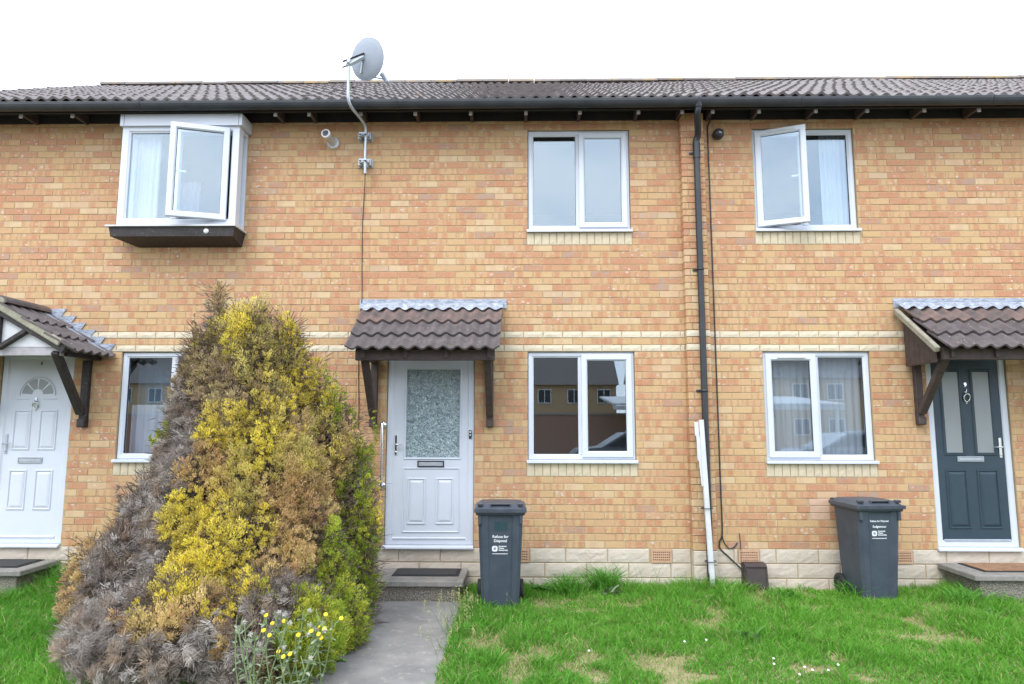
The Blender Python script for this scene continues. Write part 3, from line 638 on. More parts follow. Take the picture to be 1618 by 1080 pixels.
# left house: white panelled door with a sunburst fanlight
d, a, b, c, e = door_frame('left', DOOR['l']); y = .034; xc = (a+b)/2
MB().ring(a-.006, b+.006, c-.012, e+.006, .012, y-.004, y+.04, .003, .003).build('leaf_edge', 'upvc', d)
MB().box(a, b, y, y+.045, c, e).build('leaf', 'upvc', d)
fz = P(58,623).z; R1, R0 = .175, .062
for i in range(4):
    t0, t1 = math.pi*(i/4)+.07, math.pi*((i+1)/4)-.07; n = 5
    po = [(xc+R1*math.cos(t0+(t1-t0)*k/n), fz+R1*math.sin(t0+(t1-t0)*k/n)) for k in range(n+1)] + [(xc+R0*math.cos(t1+(t0-t1)*k/n), fz+R0*math.sin(t1+(t0-t1)*k/n)) for k in range(n+1)]
    MB().prism(po, 'y', y-.003, y-.0005).build('fan_pane', 'frosted_glass', d)
arc = [(xc+.20*math.cos(math.pi*k/16), y-.004, fz-.005+.20*math.sin(math.pi*k/16)) for k in range(17)]
MB().tube(arc, .009, 6).build('fan_moulding', 'upvc', d)
for s_ in (-1, 1): MB().box(xc+s_*.15-.075, xc+s_*.15+.075, y-.008, y-.0005, fz-.052, fz-.036, .004).build('fan_moulding', 'upvc', d)
for s_ in (-1, 1):
    for z0_, z1_ in ((P(60,711).z, P(60,647).z), (P(45,806).z, P(45,742).z)): raised(MB(), xc+s_*.145-.10, xc+s_*.145+.10, z0_, z1_, y).build('panel', 'upvc', d)
knocker(d, xc-.005, P(57,640).z, y, r=.036); letterbox(d, xc-.02, P(50,727).z, y, .27, .065, 'galvanised', 'galvanised'); lever(d, a+.035, P(5,700).z, y, 1, .11, 'galvanised')
tm = text_mesh('8', .055, 'house_number'); tm.materials.append(MATS['dark_plastic']); link('house_number', tm, (xc+.02, y-.002, P(60,576).z), d)
MB().box(a+.01, b-.01, y-.022, y-.0005, c+.004, c+.03, .008).build('weather_bar', 'upvc', d)
# right house: dark blue composite door
d, a, b, c, e = door_frame('right', DOOR['r']); y = .036; xc = (a+b)/2
MB().box(a+.003, b-.003, y, y+.045, c, e).build('leaf', 'composite_door', d)
zb, zt = P(1520,715).z, P(1520,587).z
for s_, mt in ((-1,'frosted_glass'), (1,'frosted_glass')):
    x0_, x1_ = xc+s_*.165-.085, xc+s_*.165+.085
    MB().ring(x0_-.03, x1_+.03, zb-.03, zt+.03, .030, y-.012, y+.001, .008, .012).build('glazing_surround', 'composite_door', d); MB().box(x0_, x1_, y-.004, y-.0005, zb, zt).build('frosted_pane', mt, d)
    raised(MB(), x0_-.03, x1_+.03, P(1540,836).z, P(1540,742).z, y, .022).build('panel', 'composite_door', d)
letterbox(d, xc-.005, P(1530,725).z, y, .28, .058, 'galvanised', 'galvanised'); knocker(d, xc, P(1523,628).z, y, r=.042); lever(d, b-.04, P(1575,706).z, y, -1, .11)
tm = text_mesh('9', .06, 'house_number', bold=.002); tm.materials.append(MATS['chrome']); link('house_number', tm, (xc, y-.003, P(1523,610).z), d)
MB().box(a+.01, b-.01, y-.02, y-.0005, c+.002, c+.03, .006).build('weather_bar', 'galvanised', d)
d, a, b, c, e = door_frame('far', DOOR['f']); MB().box(a, b, .036, .08, c, e).build('leaf', 'upvc', d); raised(MB(), a+.1, b-.1, c+.15, c+.8, .036).build('panel', 'upvc', d)
letterbox(d, (a+b)/2, c+.95, .036)

# ------------------------------------------------------------------ porch canopies
def tile_mesh(mat, W=2*WAVE, L=.36, ph=0.0):
    """two-roll tile in its own frame: x across, y down the slope, z out of the slope"""
    n = 16; m = MB(); T = .020
    top = [[(W*i/n+.001*0, y, wave_h((W*i/n+ph)/WAVE)*1.05 + lift) for i in range(n+1)] for y, lift in ((0,0.0),(L,.036))]
    bot = [[(x, y, z-T) for x, y, z in r] for r in top]; N = n+1
    vs = top[0]+top[1]+bot[0]+bot[1]
    fs = [(i,i+1,N+i+1,N+i) for i in range(n)] + [(2*N+i,3*N+i,3*N+i+1,2*N+i+1) for i in range(n)] + [(N+i,N+i+1,3*N+i+1,3*N+i) for i in range(n)] + [(0,N,3*N,2*N),(n,2*N+n,3*N+n,N+n)]
    return m.add(vs, fs, False).mesh('tile', mat)
TM = {k: [tile_mesh(k) for _ in range(2)] for k in ('canopy_tile', 'tile_red')}
def half_tile(mat): return tile_mesh(mat, WAVE)
def lay_tiles(part, org, across, down, width, rows, gauge, mats, stag=False):
    """org: upper corner; each tile its own object with shared mesh"""
    across, down = Vector(across).normalized(), Vector(down).normalized(); out = across.cross(down); org = Vector(org)
    if out.z < 0: org = org+across*width; across = -across; out = -out
    M3 = Matrix((across, down, out)).transposed()
    for r in range(rows):
        x = 0.0
        while x < width-.02:
            wd = min(2*WAVE, width-x); me = random.choice(TM[mats[min(r,len(mats)-1)]]) if wd > .2 else half_tile(mats[min(r,len(mats)-1)])
            p = Vector(org) + across*x + down*(r*gauge+random.uniform(-.004,.004)) + out*(.0+random.uniform(-.001,.002))
            o = link('tile', me, p, part); o.rotation_euler = (M3 @ Matrix.Rotation(random.uniform(-.006,.006), 3, 'Z')).to_euler(); x += wd
def bracket(part, xw, zt, zb, y_out, mat, wd=.075, lean=0):
    MB().box(xw-wd/2, xw+wd/2, -.062, -.003, zb, zt, .006).build('wall_post', mat, part)
    MB().bar((xw+lean, y_out, zt-.02), (xw, -.075, zb+.13), .065, .075, (1,0,0), .006).build('strut', mat, part)
def mono_canopy(hk, xa, xb, zt, yE, zE, mat, boarded=None, postz=0):
    """lean-to porch roof between xa and xb"""
    W_ = xb-xa; down = Vector((0, yE, zE-zt)); Ls = down.length; gauge = (Ls-.03)/3; dn = down.normalized(); outv = Vector((0, dn.z, -dn.y)); outv = outv if outv.z > 0 else -outv
    root = MB().bar((xa+.09, yE*.5-.0, (zt+zE)/2-.088), (xb-.06, yE*.5-.0, (zt+zE)/2-.088), Ls-.16, .018, tuple(outv)).build('porch_canopy', mat, H[hk])
    lay_tiles(root, Vector((xa,-.01,zt-.03)), (1,0,0), dn, W_, 3, gauge, ['tile_red','canopy_tile','canopy_tile'])
    n = int(W_/WAVE)*6; vs = []                            # lead apron dressed over the rolls
    for zz, yy in ((0,0),(1,1)):
        pass
    sx0, sx1 = xa-.03, xb+.05
    MB().box(sx0, sx1, -.010, -.003, zt-.02, zt+.085, .002).build('lead_flashing', 'lead', root)
    N = n+1; rows_ = []
    for s_ in (0.0, .10):
        rows_.append([Vector((xa-.01+(W_+.02)*i/n, -.012, zt+.002)) + dn*(s_*(1+.10*math.sin(i*.9))) + outv*(.006 + (wave_h(((W_)*i/n)/WAVE)+.004 if s_ else .036)) for i in range(N)])
    MB().add(rows_[0]+rows_[1], [(i,i+1,N+i+1,N+i) for i in range(n)], True).build('lead_apron', 'lead', root)
    bz1 = zE-.012; bz0 = bz1-.125; yb = yE+.10
    MB().box(xa+.085, xb-.055, yb-.03, yb+.03, bz0, bz1, .006).build('front_beam', mat, root)
    for q in (.05, .36, .66, .97):
        xr = xa+.10+(W_-.17)*q; MB().box(xr-.022, xr+.022, yb-.052, yb-.0305, bz0+.02, bz1-.005, .004).build('rafter_end', mat, root)
    for s_, xp in ((-1, xa+.16), (1, xb-.13)):
        MB().box(xp-.035, xp+.035, yb+.031, -.063, bz0+.02, bz0+.10, .005).build('side_rail', mat, root)
        bracket(root, xp, bz0+.10, PL+1.275+postz, yb+.03, mat)
        MB().box(xp-.04, xp+.04, -.085, -.0625, PL+1.278+postz, PL+1.36+postz, .006).build('post_foot', mat, root)
    return root, bz0, bz1, yb, dn, outv
zt, zE = 2.60+PL, 2.085+PL
cm, *_ = mono_canopy('mid', -1.79, -.235, zt, -.69, zE, 'brown_wood'); tag(cm, 'lean-to tiled porch canopy over the half-glazed door')
cr, bz0, bz1, yb, dn, outv = mono_canopy('right', 4.09, 5.66, zt, -.72, zE, 'brown_wood', postz=.03); tag(cr, 'lean-to tiled canopy with a boarded side')
# boarded cheek and cement-covered verge on the right-hand canopy
for i in range(6):
    y0_, y1_ = -.055-.088*i-.002, -.055-.088*(i+1)+.002; za = lambda yq: zt+(zE-zt)*(yq/-.72)-.045
    MB().add([(x,yq,z) for x in (4.125,4.148) for yq,z in ((y0_,bz0-.02),(y1_,bz0-.02),(y1_,za(y1_)),(y0_,za(y0_)))], [(0,1,2,3),(7,6,5,4),(0,4,5,1),(1,5,6,2),(2,6,7,3),(3,7,4,0)]).build('cheek_board', 'brown_wood', cr)
MB().bar(Vector((4.065,-.03,zt-.055)), Vector((4.065,-.735,zE-.045)), .05, .06, tuple(outv), .008).build('verge_board', 'verge_cement', cr)
# gabled porch on the left house
def gable_canopy():
    xc, za, hw, ze, yF = -5.36, 2.575+PL, .75, 2.10+PL, -.70; hk = 'left'
    root = MB().box(xc-hw+.10, xc+hw-.10, -.635, -.575, ze-.105, ze-.015, .006).build('porch_canopy', 'rafter_wood', H[hk]); tag(root, 'gabled tiled porch with black timber truss')
    for s_ in (-1, 1):
        dn = Vector((s_*hw, 0, ze-za)); Ls = dn.length; dn.normalize(); g = Ls/3.05; outv = Vector((-dn.z*s_, 0, dn.x*s_)); outv = outv if outv.z > 0 else -outv
        lay_tiles(root, Vector((xc, yF if s_ < 0 else yF, za-.05))+dn*.02, (0,1,0), dn, .70-.03, 3, g, ['canopy_tile'])
        e0 = Vector((xc, 0, za-.055)); e1 = e0+dn*(Ls+.02)
        MB().bar(Vector((xc,-.005,0))+Vector((0,0,e0.z-.03)), Vector((e1.x,-.005,e1.z-.03)), .001, .001)
        # timbers of the front truss
        f0, f1 = Vector((xc, yF+.03, za-.105)), Vector((xc+s_*(hw-.02), yF+.03, ze-.04))
        MB().bar(f0, f1, .055, .10, tuple(outv), .006).build('barge_board', 'black_wood', root)
        MB().bar(f0+Vector((0,-.034,.045)), f1+Vector((-s_*.04,-.034,.055)), .045, .075, tuple(outv), .010).build('verge_cement', 'verge_cement', root)
        MB().bar((xc+s_*.03, yF+.035, ze-.03), (xc+s_*.30, yF+.035, ze+.145), .045, .06, (0,1,0), .005).build('truss_strut', 'black_wood', root)
        xp = xc+s_*.545
        MB().box(xc+s_*(hw-.10)-.035, xc+s_*(hw-.10)+.035, -.56, -.01, ze-.10, ze-.035, .005).build('eaves_rail', 'black_wood', root)
        MB().box(xp-.04, xp+.04, -.065, -.003, PL+1.27, ze-.10, .006).build('wall_post', 'black_wood', root)
        MB().bar((xc+s_*.60, yF+.06, ze-.06), (xp, -.09, PL+1.42), .075, .075, (1,0,0), .008).build('strut', 'black_wood', root)
        MB().box(xp-.042, xp+.042, -.088, -.0655, PL+1.268, PL+1.36, .006).build('post_foot', 'black_wood', root)
        MB().bar(Vector((xc+s_*.02,yF*.5,za-.105)), Vector((xc+s_*(hw-.05),yF*.5,ze-.055)), .64, .016, tuple(outv)).build('soffit_board', 'black_wood', root)
        # stepped lead flashing up the wall
        n = 6; w0 = .11
        for i in range(n):
            xa = xc+s_*(.03+(hw-.05)*i/n+.04); zs = za-.075+(ze-za)*(i/n)
            po = [(xa, zs+.085), (xa+s_*.175, zs+.085), (xa+s_*.125, zs+.01), (xa+s_*.13, zs-.07), (xa-s_*.06, zs+.02)]
            MB().prism(po if s_ > 0 else po[::-1], 'y', -.010-.0016*i, -.004-.0016*i).build('lead_flashing', 'lead', root)
        MB().bar(Vector((xc+s_*.06,-.055,za-.052)), Vector((xc+s_*(hw+.01),-.055,ze-.008)), .10, .012, tuple(outv)).build('lead_soaker', 'lead', root)
    MB().box(xc-.035, xc+.035, yF+.012, yF+.06, ze-.02, za-.12, .005).build('king_post', 'black_wood', root)
    MB().prism([(xc-hw+.13,ze-.015),(xc+hw-.13,ze-.015),(xc,za-.12)], 'y', yF+.062, yF+.075).build('gable_infill', 'white_plastic', root)
    n = 8; pr = [(xc+.085*math.cos(math.pi*q/n), za-.035+.075*math.sin(math.pi*q/n)) for q in range(n+1)]
    MB().prism(pr, 'y', yF+.02, yF+.36).build('ridge_tile', 'canopy_tile', root); MB().prism(pr, 'y', yF+.365, -.02).build('ridge_tile', 'tile_red', root)
    MB().prism([(xc+.07*math.cos(math.pi*q/n), za-.042+.065*math.sin(math.pi*q/n)) for q in range(n+1)], 'y', yF-.005, yF+.019).build('ridge_end', 'verge_cement', root)
gable_canopy()

# ------------------------------------------------------------------ door steps and mats
def step(x0, x1, zt, yF, label, riser='pebbledash', xo=.07, tilt=0):
    t = thing('door_step', ((x0+x1)/2, yF/2, 0), label, 'step', 'concrete door steps')
    MB().box(x0, x1, yF, -.012, zt-.055, zt, .008).build('slab', 'slab_concrete', t); MB().box(x0+xo, x1-xo, yF+.05, -.02, -.12, zt-.0555, .006).build('riser', riser, t); return t
zs = PL-.21
step(-1.495, -.585, zs, -.62, 'pebble-dashed concrete step below the half-glazed white door')
step(-5.85, -4.96, PL-.135, -.60, 'low concrete step below the left white door, edged by tall grass')
step(4.33, 5.45, PL-.13, -.62, 'worn concrete step below the dark blue door')
def mat(x0, x1, y0, y1, z, label, pile, edge):
    t = thing('doormat', ((x0+x1)/2, (y0+y1)/2, z), label, 'doormat', 'doormats on the steps')
    MB().box(x0, x1, y0, y1, z+.0005, z+.008, .003).build('mat_border', edge, t); MB().box(x0+.03, x1-.03, y0+.025, y1-.025, z+.0085, z+.014, .002).build('mat_pile', pile, t)
mat(-1.33, -.655, -.40, -.05, zs, 'charcoal doormat with dark border on the middle step', 'mat_dark', 'mat_edge')
mat(-5.75, -5.10, -.46, -.05, PL-.135, 'black ribbed doormat on the left step', 'mat_dark', 'mat_edge')
mat(4.52, 5.30, -.47, -.05, PL-.13, 'brown coir doormat below the dark blue door', 'mat_coir', 'mat_edge')

# ------------------------------------------------------------------ wheeled bins
def bin_(loc, rz, label, lines, panel):
    t = thing('wheelie_bin', loc, label, 'bin', 'wheeled refuse bins', rz)
    w0, w1, d0, d1, h = .345, .425, .40, .49, .90
    def sec(z):
        q = z/h; return (w0+(w1-w0)*q)/2, -(d0/2+(.0+.055)*q), d0/2+(d1-d0-.055)*q
    m = MB(); rings = []
    for z in (.02, .06, .30, .60, .84, .90):               # shell with a sunk centre panel in the front
        hw, yf, yb = sec(z); c = .03; g = .012 if z < .86 else 0; pw = hw*.50
        rings.append([(-hw+c,yf,z),(-pw-.015,yf,z),(-pw,yf+g,z),(pw,yf+g,z),(pw+.015,yf,z),(hw-c,yf,z),(hw,yf+c,z),(hw,yb-c,z),(hw-c,yb,z),(-hw+c,yb,z),(-hw,yb-c,z),(-hw,yf+c,z)])
    n = 12; vs = sum(rings, []); m.add(vs, [(r*n+i, r*n+(i+1)%n, (r+1)*n+(i+1)%n, (r+1)*n+i) for r in range(len(rings)-1) for i in range(n)]); m.add(rings[0], [tuple(range(n))[::-1]])
    body = m.local('body', 'bin_plastic', t)
    hw, yf, yb = sec(.9)
    m = MB().box(-hw-.018, hw+.018, yf-.02, yb+.02, .865, .905, .010).box(-hw+.005, -hw+.035, yf-.014, yf+.02, .78, .866, .006).box(hw-.035, hw-.005, yf-.014, yf+.02, .78, .866, .006); m.local('rim', 'bin_plastic', t)
    # lid: domed, overhanging, with a lip and a grip bar
    a, b = hw+.030, yf-.040; m = MB(); NX, NY = 10, 8; L0, L1 = b, yb+.02; vs = []
    for j in range(NY+1):
        for i in range(NX+1):
            x = -a+2*a*i/NX; y = L0+(L1-L0)*j/NY; e = min(1, min(i,NX-i)/1.0)*min(1, min(j,NY-j)/1.0)
            vs.append((x*(1 if e else 1), y, .925+(.042*e*(1-.18*((2*i/NX-1)**2)-.12*((2*j/NY-1)**2)))))
    k = NX+1; m.add(vs, [(j*k+i, j*k+i+1, (j+1)*k+i+1, (j+1)*k+i) for j in range(NY) for i in range(NX)])
    m.box(-a, a, L0, L0+.014, .892, .9255).box(-a, -a+.014, L0+.0141, L1-.0141, .892, .9255).box(a-.014, a, L0+.0141, L1-.0141, .892, .9255).box(-a, a, L1-.014, L1, .892, .9255)
    lid = m.local('lid', 'bin_lid_plastic', t)
    for i in range(22):
        x = -a+.02+(2*a-.04)*i/21; MB().box(x-.004, x+.004, L0-.005, L0-.0002, .896, .922).local('lip_rib', 'bin_lid_plastic', lid) if False else None
    m = MB()
    for i in range(24): x = -a+.02+(2*a-.04)*i/23; m.box(x-.0035, x+.0035, L0-.005, L0-.0002, .896, .922)
    m.local('lip_ribs', 'bin_lid_plastic', lid)
    m = MB().ring(-.095, .095, .928, .972, .010, L0+.020, L0+.05, .003, .003); m.local('grip', 'bin_lid_plastic', lid)
    MB().box(-.083, .083, L0+.050, L0+.053, .93, .968).local('grip_shade', 'dark_plastic', lid)  # dark plate painted as the shade inside the grip
    for s_ in (-1, 1):
        MB().box(s_*(a-.055)-.026, s_*(a-.055)+.026, L0+.022, L0+.075, .950, .976, .006).local('lid_rib', 'bin_lid_plastic', lid)
        MB().box(s_*(a-.055)-.018, s_*(a-.055)+.018, L0+.0195, L0+.0215, .950, .968).local('hollow_shade', 'dark_plastic', lid)  # dark plate on the rib front, painted as a shaded hollow
        cx = s_*(w0/2+.030); yw = d0/2-.02
        wh = MB().lathe([(.05,-.022),(.092,-.022),(.100,-.014),(.100,.014),(.092,.022),(.05,.022)], (cx,yw,.10), (1,0,0), 24).local('wheel', 'rubber', t)
        MB().lathe([(0,-.018),(.052,-.018),(.052,.018),(0,.018)], (cx,yw,.10), (1,0,0), 16).local('hub', 'dark_plastic', wh)
    MB().tube([(-w0/2-.03,d0/2-.02,.10),(w0/2+.03,d0/2-.02,.10)], .010, 8).local('axle', 'galvanised', t)
    MB().tube([(-.19,yb+.02,.90),(-.19,yb+.07,.93),(.19,yb+.07,.93),(.19,yb+.02,.90)], .014, 8).local('push_handle', 'bin_plastic', t)
    def front(z): return sec(z)[1]+.012-.0022
    tl = math.atan2(.055, h)
    def put(me, name, x, z):
        me.materials.append(MATS['white_print']) if not me.materials else None
        o = bpy.data.objects.new(name, me); COL.objects.link(o); o.parent = body; o.location = (x, front(z), z); o.rotation_euler = (tl, 0, 0)
    if panel: m = MB().box(-.062, .062, -.001, .001, -.04, .04); o = m.local('blank_sticker', 'green_print', body, (0.005, front(.765), .765)); o.rotation_euler = (tl,0,0)
    for txt, size, x, z, al in lines: put(text_mesh(txt, size, 'lettering', al, .0006, .0008), 'lettering', x, z)
    zl = lines[-1][3]+.05                                  # rounded-square emblem with a curl in it
    m = MB(); n = 20
    po = [(-.052+.026*math.copysign(abs(math.cos(t))**.55, math.cos(t)), .026*math.copysign(abs(math.sin(t))**.55, math.sin(t))) for t in [2*math.pi*i/n for i in range(n)]]
    pi_ = [(-.052+.011*math.cos(2*math.pi*i/n), .011*math.sin(2*math.pi*i/n)) for i in range(n)]
    m.add([(x,-.0012,z) for x,z in po]+[(x,-.0012,z) for x,z in pi_], [(i,(i+1)%n,n+(i+1)%n,n+i) for i in range(n)])
    m.add([(-.052+.0045*math.cos(2*math.pi*i/8), -.0012, .0045*math.sin(2*math.pi*i/8)) for i in range(8)], [tuple(range(8))])
    o = m.local('emblem', 'white_print', body, (0, front(zl), zl)); o.rotation_euler = (tl,0,0)
    return t
small = [('Somerset', .021, -.018, 'LEFT'), ('Waste', .021, -.018, 'LEFT'), ('Partnership', .021, -.018, 'LEFT')]
def bin_lines(zt, wide):
    if not wide: ls = [('Refuse for', .036, 0.0, zt, 'CENTER'), ('Disposal', .036, 0.0, zt-.038, 'CENTER')]; q = zt-.082
    else: ls = [('Refuse for Disposal', .0235, .0, zt, 'CENTER'), ('Sedgemoor', .030, .0, zt-.055, 'CENTER')]; q = zt-.095
    for i, s_ in enumerate(('Somerset','Waste','Partnership')): ls.append((s_, .0185, -.016, q-.018*i, 'LEFT'))
    ls.append(('www.somersetwaste.gov.uk', .0125, -.004, q-.018*2-.030, 'CENTER')); return ls
g0, g1 = G(757,960,.02), G(822,960,.02)
bin_(((g0.x+g1.x)/2, g0.y+.20, 0), math.radians(1.5), 'dark grey wheelie bin between the front step and the downpipe', bin_lines(.655, False), True)
g0 = G(1398,948,.03)
bin_((g0.x-.02, g0.y+.24, 0), math.radians(4), 'dark wheelie bin turned sideways between the right window and blue door', bin_lines(.765, True), False)

# ------------------------------------------------------------------ things on the walls
def curve_pts(pts, n=6):
    out = []; pts = [Vector(p) for p in pts]
    for i in range(len(pts)-1):
        p0, p1, p2, p3 = pts[max(i-1,0)], pts[i], pts[i+1], pts[min(i+2,len(pts)-1)]
        for k in range(n):
            t = k/n; out.append(.5*((2*p1)+(p2-p0)*t+(2*p0-5*p1+4*p2-p3)*t*t+(3*p1-p0-3*p2+p3)*t**3))
    return out+[pts[-1]]
# satellite dish on a cranked pole
yp = -.13; b0, b1 = P(577,274,yp), P(578,205,yp); top = P(551,100,-.50)
dish = thing('satellite_dish', b0, 'grey satellite dish seen from behind on a cranked pole above the gutter', 'satellite dish')
pp = [b0, P(577,240,yp), b1, P(572,190,-.22), P(556,170,-.43), P(550.5,155,-.495), P(550.5,130,-.50), top]
MB().tube(curve_pts(pp), .0165, 12).build('pole', 'galvanised', dish)
for v in (218, 259):
    q = P(578, v, -.01); br = MB().box(q.x-.085, q.x+.085, -.012, -.002, q.z-.045, q.z+.045, .004).build('wall_bracket', 'galvanised', dish)
    for s_ in (-1,1):
        MB().box(q.x+s_*.055-.020, q.x+s_*.055+.020, -.075, -.0125, q.z-.038, q.z+.038, .004).build('bracket_cheek', 'galvanised', br); MB().lathe([(0,0),(.010,0),(.010,.008),(0,.009)], (q.x+s_*.03,-.155,q.z-.02), (0,-1,0), 6).build('bolt', 'dark_plastic', br)
    MB().box(q.x-.06, q.x+.06, -.115, -.0755, q.z-.022, q.z+.022, .004).build('saddle', 'galvanised', br); MB().box(q.x-.045, q.x+.045, -.158, -.1475, q.z-.010, q.z+.010, .003).build('clamp', 'galvanised', br)
nrm = Vector((.60,.78,.12)).normalized(); cen = P(580,93,-.42)
upv = (Vector((.70,0,1)) - nrm*nrm.dot(Vector((.70,0,1)))).normalized(); rt = upv.cross(nrm)
A_, B_ = .275, .225; m = MB(); NRr, NA = 8, 36; vs = []
for layer in (0, .006):
    for r in range(NRr+1):
        q = r/NRr
        for k in range(NA):
            t = 2*math.pi*k/NA; vs.append(cen + rt*(A_*q*math.cos(t)) + upv*(B_*q*math.sin(t)) + nrm*(.045*(q*q-1)+ .0 + (.006 if r == NRr else 0)) - nrm*layer)
K = (NRr+1)*NA
for l in (0,1): m.add(vs[l*K:(l+1)*K], [(r*NA+k, r*NA+(k+1)%NA, (r+1)*NA+(k+1)%NA, (r+1)*NA+k) for r in range(NRr) for k in range(NA)], True)
refl = m.build('reflector', 'dish_grey', dish)
rimp = [cen + rt*(A_*math.cos(2*math.pi*k/NA)) + upv*(B_*math.sin(2*math.pi*k/NA)) + nrm*.003 for k in range(NA+1)]
MB().tube(rimp, .006, 6, False).build('rim', 'dish_grey', refl)
bk = cen - nrm*.055
MB().bar(top+Vector((-.02,0,-.03)), bk+nrm*.006+upv*.01, .05, .035, tuple(upv), .004).build('mount_arm', 'galvanised', dish)
MB().bar(top+Vector((-.07,0,-.045)), bk-upv*.02, .014, .014, tuple(upv)).build('tilt_bolt', 'dark_plastic', dish); MB().bar(top+Vector((-.06,-.02,.012)), bk+upv*.045, .012, .020, tuple(upv)).build('tilt_plate', 'dark_plastic', dish)
MB().lathe([(0,-.02),(.028,-.02),(.028,.05),(0,.055)], top, (0,0,1), 12).build('pole_clamp', 'galvanised', dish)
low = cen - upv*(B_*.72) - nrm*.03; lnb = P(608,125,-.33)
MB().bar(bk-upv*.01, low, .030, .016, tuple(nrm), .003).build('spine', 'galvanised', dish); MB().tube([low, low.lerp(lnb,.5)+Vector((0,0,-.008)), lnb], .009, 8).build('feed_arm', 'galvanised', dish)
l_ = MB().bar(lnb+Vector((-.03,0,.06)), lnb+Vector((.035,.0,-.045)), .045, .055, (0,1,0), .012).build('receiver', 'galvanised', dish); MB().lathe([(0,0),(.028,0),(.030,.03),(0,.032)], lnb+Vector((-.015,.0,.045)), (-.7,.0,.6), 14).build('feed_horn', 'white_plastic', l_)
def cable(name, pts, r, label, mat_='dark_plastic'):
    return tag(MB().tube(curve_pts(pts), r, 6).build(name, mat_), label, 'cable')
q = [P(577,275,-.11), P(576,300,-.02), P(573,350,-.008), P(572,420,-.008), P(572,470,-.012)]
cable('aerial_cable', q + [P(570,490,-.012), P(567,560,-.010), P(566.5,600,-.008), P(567,640,-.008), P(566,760,-.008)], .0045, 'thin black cable hanging straight down from the satellite dish pole')
# boiler flue
q = P(527,226,0); t = thing('boiler_flue', q, 'white round boiler flue terminal high on the brick wall', 'flue')
MB().lathe([(0,0),(.072,0),(.072,.010),(.062,.022),(.045,.03)], (q.x,-.002,q.z), (0,-1,0), 28).build('flange', 'white_plastic', t)
MB().lathe([(.046,.02),(.046,.20),(.050,.20),(.050,.24),(.038,.245),(.034,.20)], (q.x,-.002,q.z), (-.10,-1,.06), 24).build('pipe', 'white_plastic', t)
MB().lathe([(0,.205),(.036,.205)], (q.x,-.002,q.z), (-.10,-1,.06), 20).build('grille_plate', 'galvanised', t)
mm = MB()
for k in range(-2,3): mm.box(q.x-.024-.028, q.x-.024+.028, -.244, -.238, q.z+.014+k*.012-.0025, q.z+.014+k*.012+.0025)
mm.build('grille_bars', 'dark_plastic', t)
# dome camera
q = P(1132,214,0); t = thing('security_camera', q, 'small black dome camera beside the downpipe under the eaves', 'camera')
MB().lathe([(0,0),(.050,0),(.052,.02),(.045,.028)], (q.x,-.002,q.z), (0,-1,0), 20).build('base', 'dark_plastic', t)
MB().lathe([(.052,.028),(.062,.045),(.060,.075),(.045,.105),(.024,.118),(0,.121)], (q.x,-.002,q.z), (.08,-1,-.10), 22).build('housing', 'dark_plastic', t)
MB().lathe([(0,.121),(.026,.120),(.022,.128),(0,.130)], (q.x,-.002,q.z), (.08,-1,-.10), 16).build('lens', 'glass', t)
# grab rail
q0, q1 = P(606,671,0), P(604,766,0); t = thing('grab_rail', (q1.x,0,q1.z), 'upright chrome grab rail left of the half-glazed white door', 'handrail')
MB().tube(curve_pts([(q0.x,-.01,q0.z),(q0.x,-.05,q0.z),(q0.x,-.075,q0.z-.03),(q1.x,-.075,q1.z+.03),(q1.x,-.05,q1.z),(q1.x,-.01,q1.z)], 6), .0135, 12).build('rail', 'chrome', t)
for q in (q0, q1): MB().lathe([(0,.0),(.036,0),(.036,.006),(.028,.012),(0,.013)], (q.x,-.003,q.z), (0,-1,0), 20).build('flange', 'chrome', t)
# downpipe with swan neck
xpb, xpt = P(1121,860,-.15).x, P(1100.5,240,-.15).x; dp = thing('downpipe', (xpb,-.15,0), 'black rainwater downpipe on the brick pier between two houses', 'downpipe')
yd = -.150; gz = 4.745+PL; xo = P(1103,172,-.37).x
MB().tube([(xpb,yd,.03),(xpt,yd,P(1100,232,yd).z)], .0345, 16).build('pipe', 'gutter_plastic', dp)
MB().tube([(xpt,yd,P(1100,250,yd).z),(xpt,yd,P(1100,226,yd).z)], .0405, 16).build('socket', 'gutter_plastic', dp)
zz = P(1100,230,yd).z
MB().tube(curve_pts([(xpt,yd,zz),(xpt,yd,zz+.06),(xpt+.012,yd-.04,zz+.13),(xo-.004,-.345,zz+.27),(xo,-.375,zz+.33),(xo,-.38,gz+.03)], 6), .036, 14).build('swan_neck', 'gutter_plastic', dp)
MB().tube([(xo,-.38,gz-.02),(xo,-.38,gz+.06)], [.044,.062], 16).build('gutter_outlet', 'gutter_plastic', dp)
for v in (240, 425, 617):
    q = P(1100+20*(v-240)/620, v, yd); xq = xpt+(xpb-xpt)*0; zq = q.z
    MB().lathe([(.0350,-.012),(.0395,-.012),(.0395,.012),(.0350,.012)], (xpt+(xpb-xpt)*(zz-zq)/zz,yd,zq), (0,0,1), 16).box(xpt-.075, xpt+.0, yd+.036, yd+.046, zq-.012, zq+.012).build('pipe_clip', 'gutter_plastic', dp)
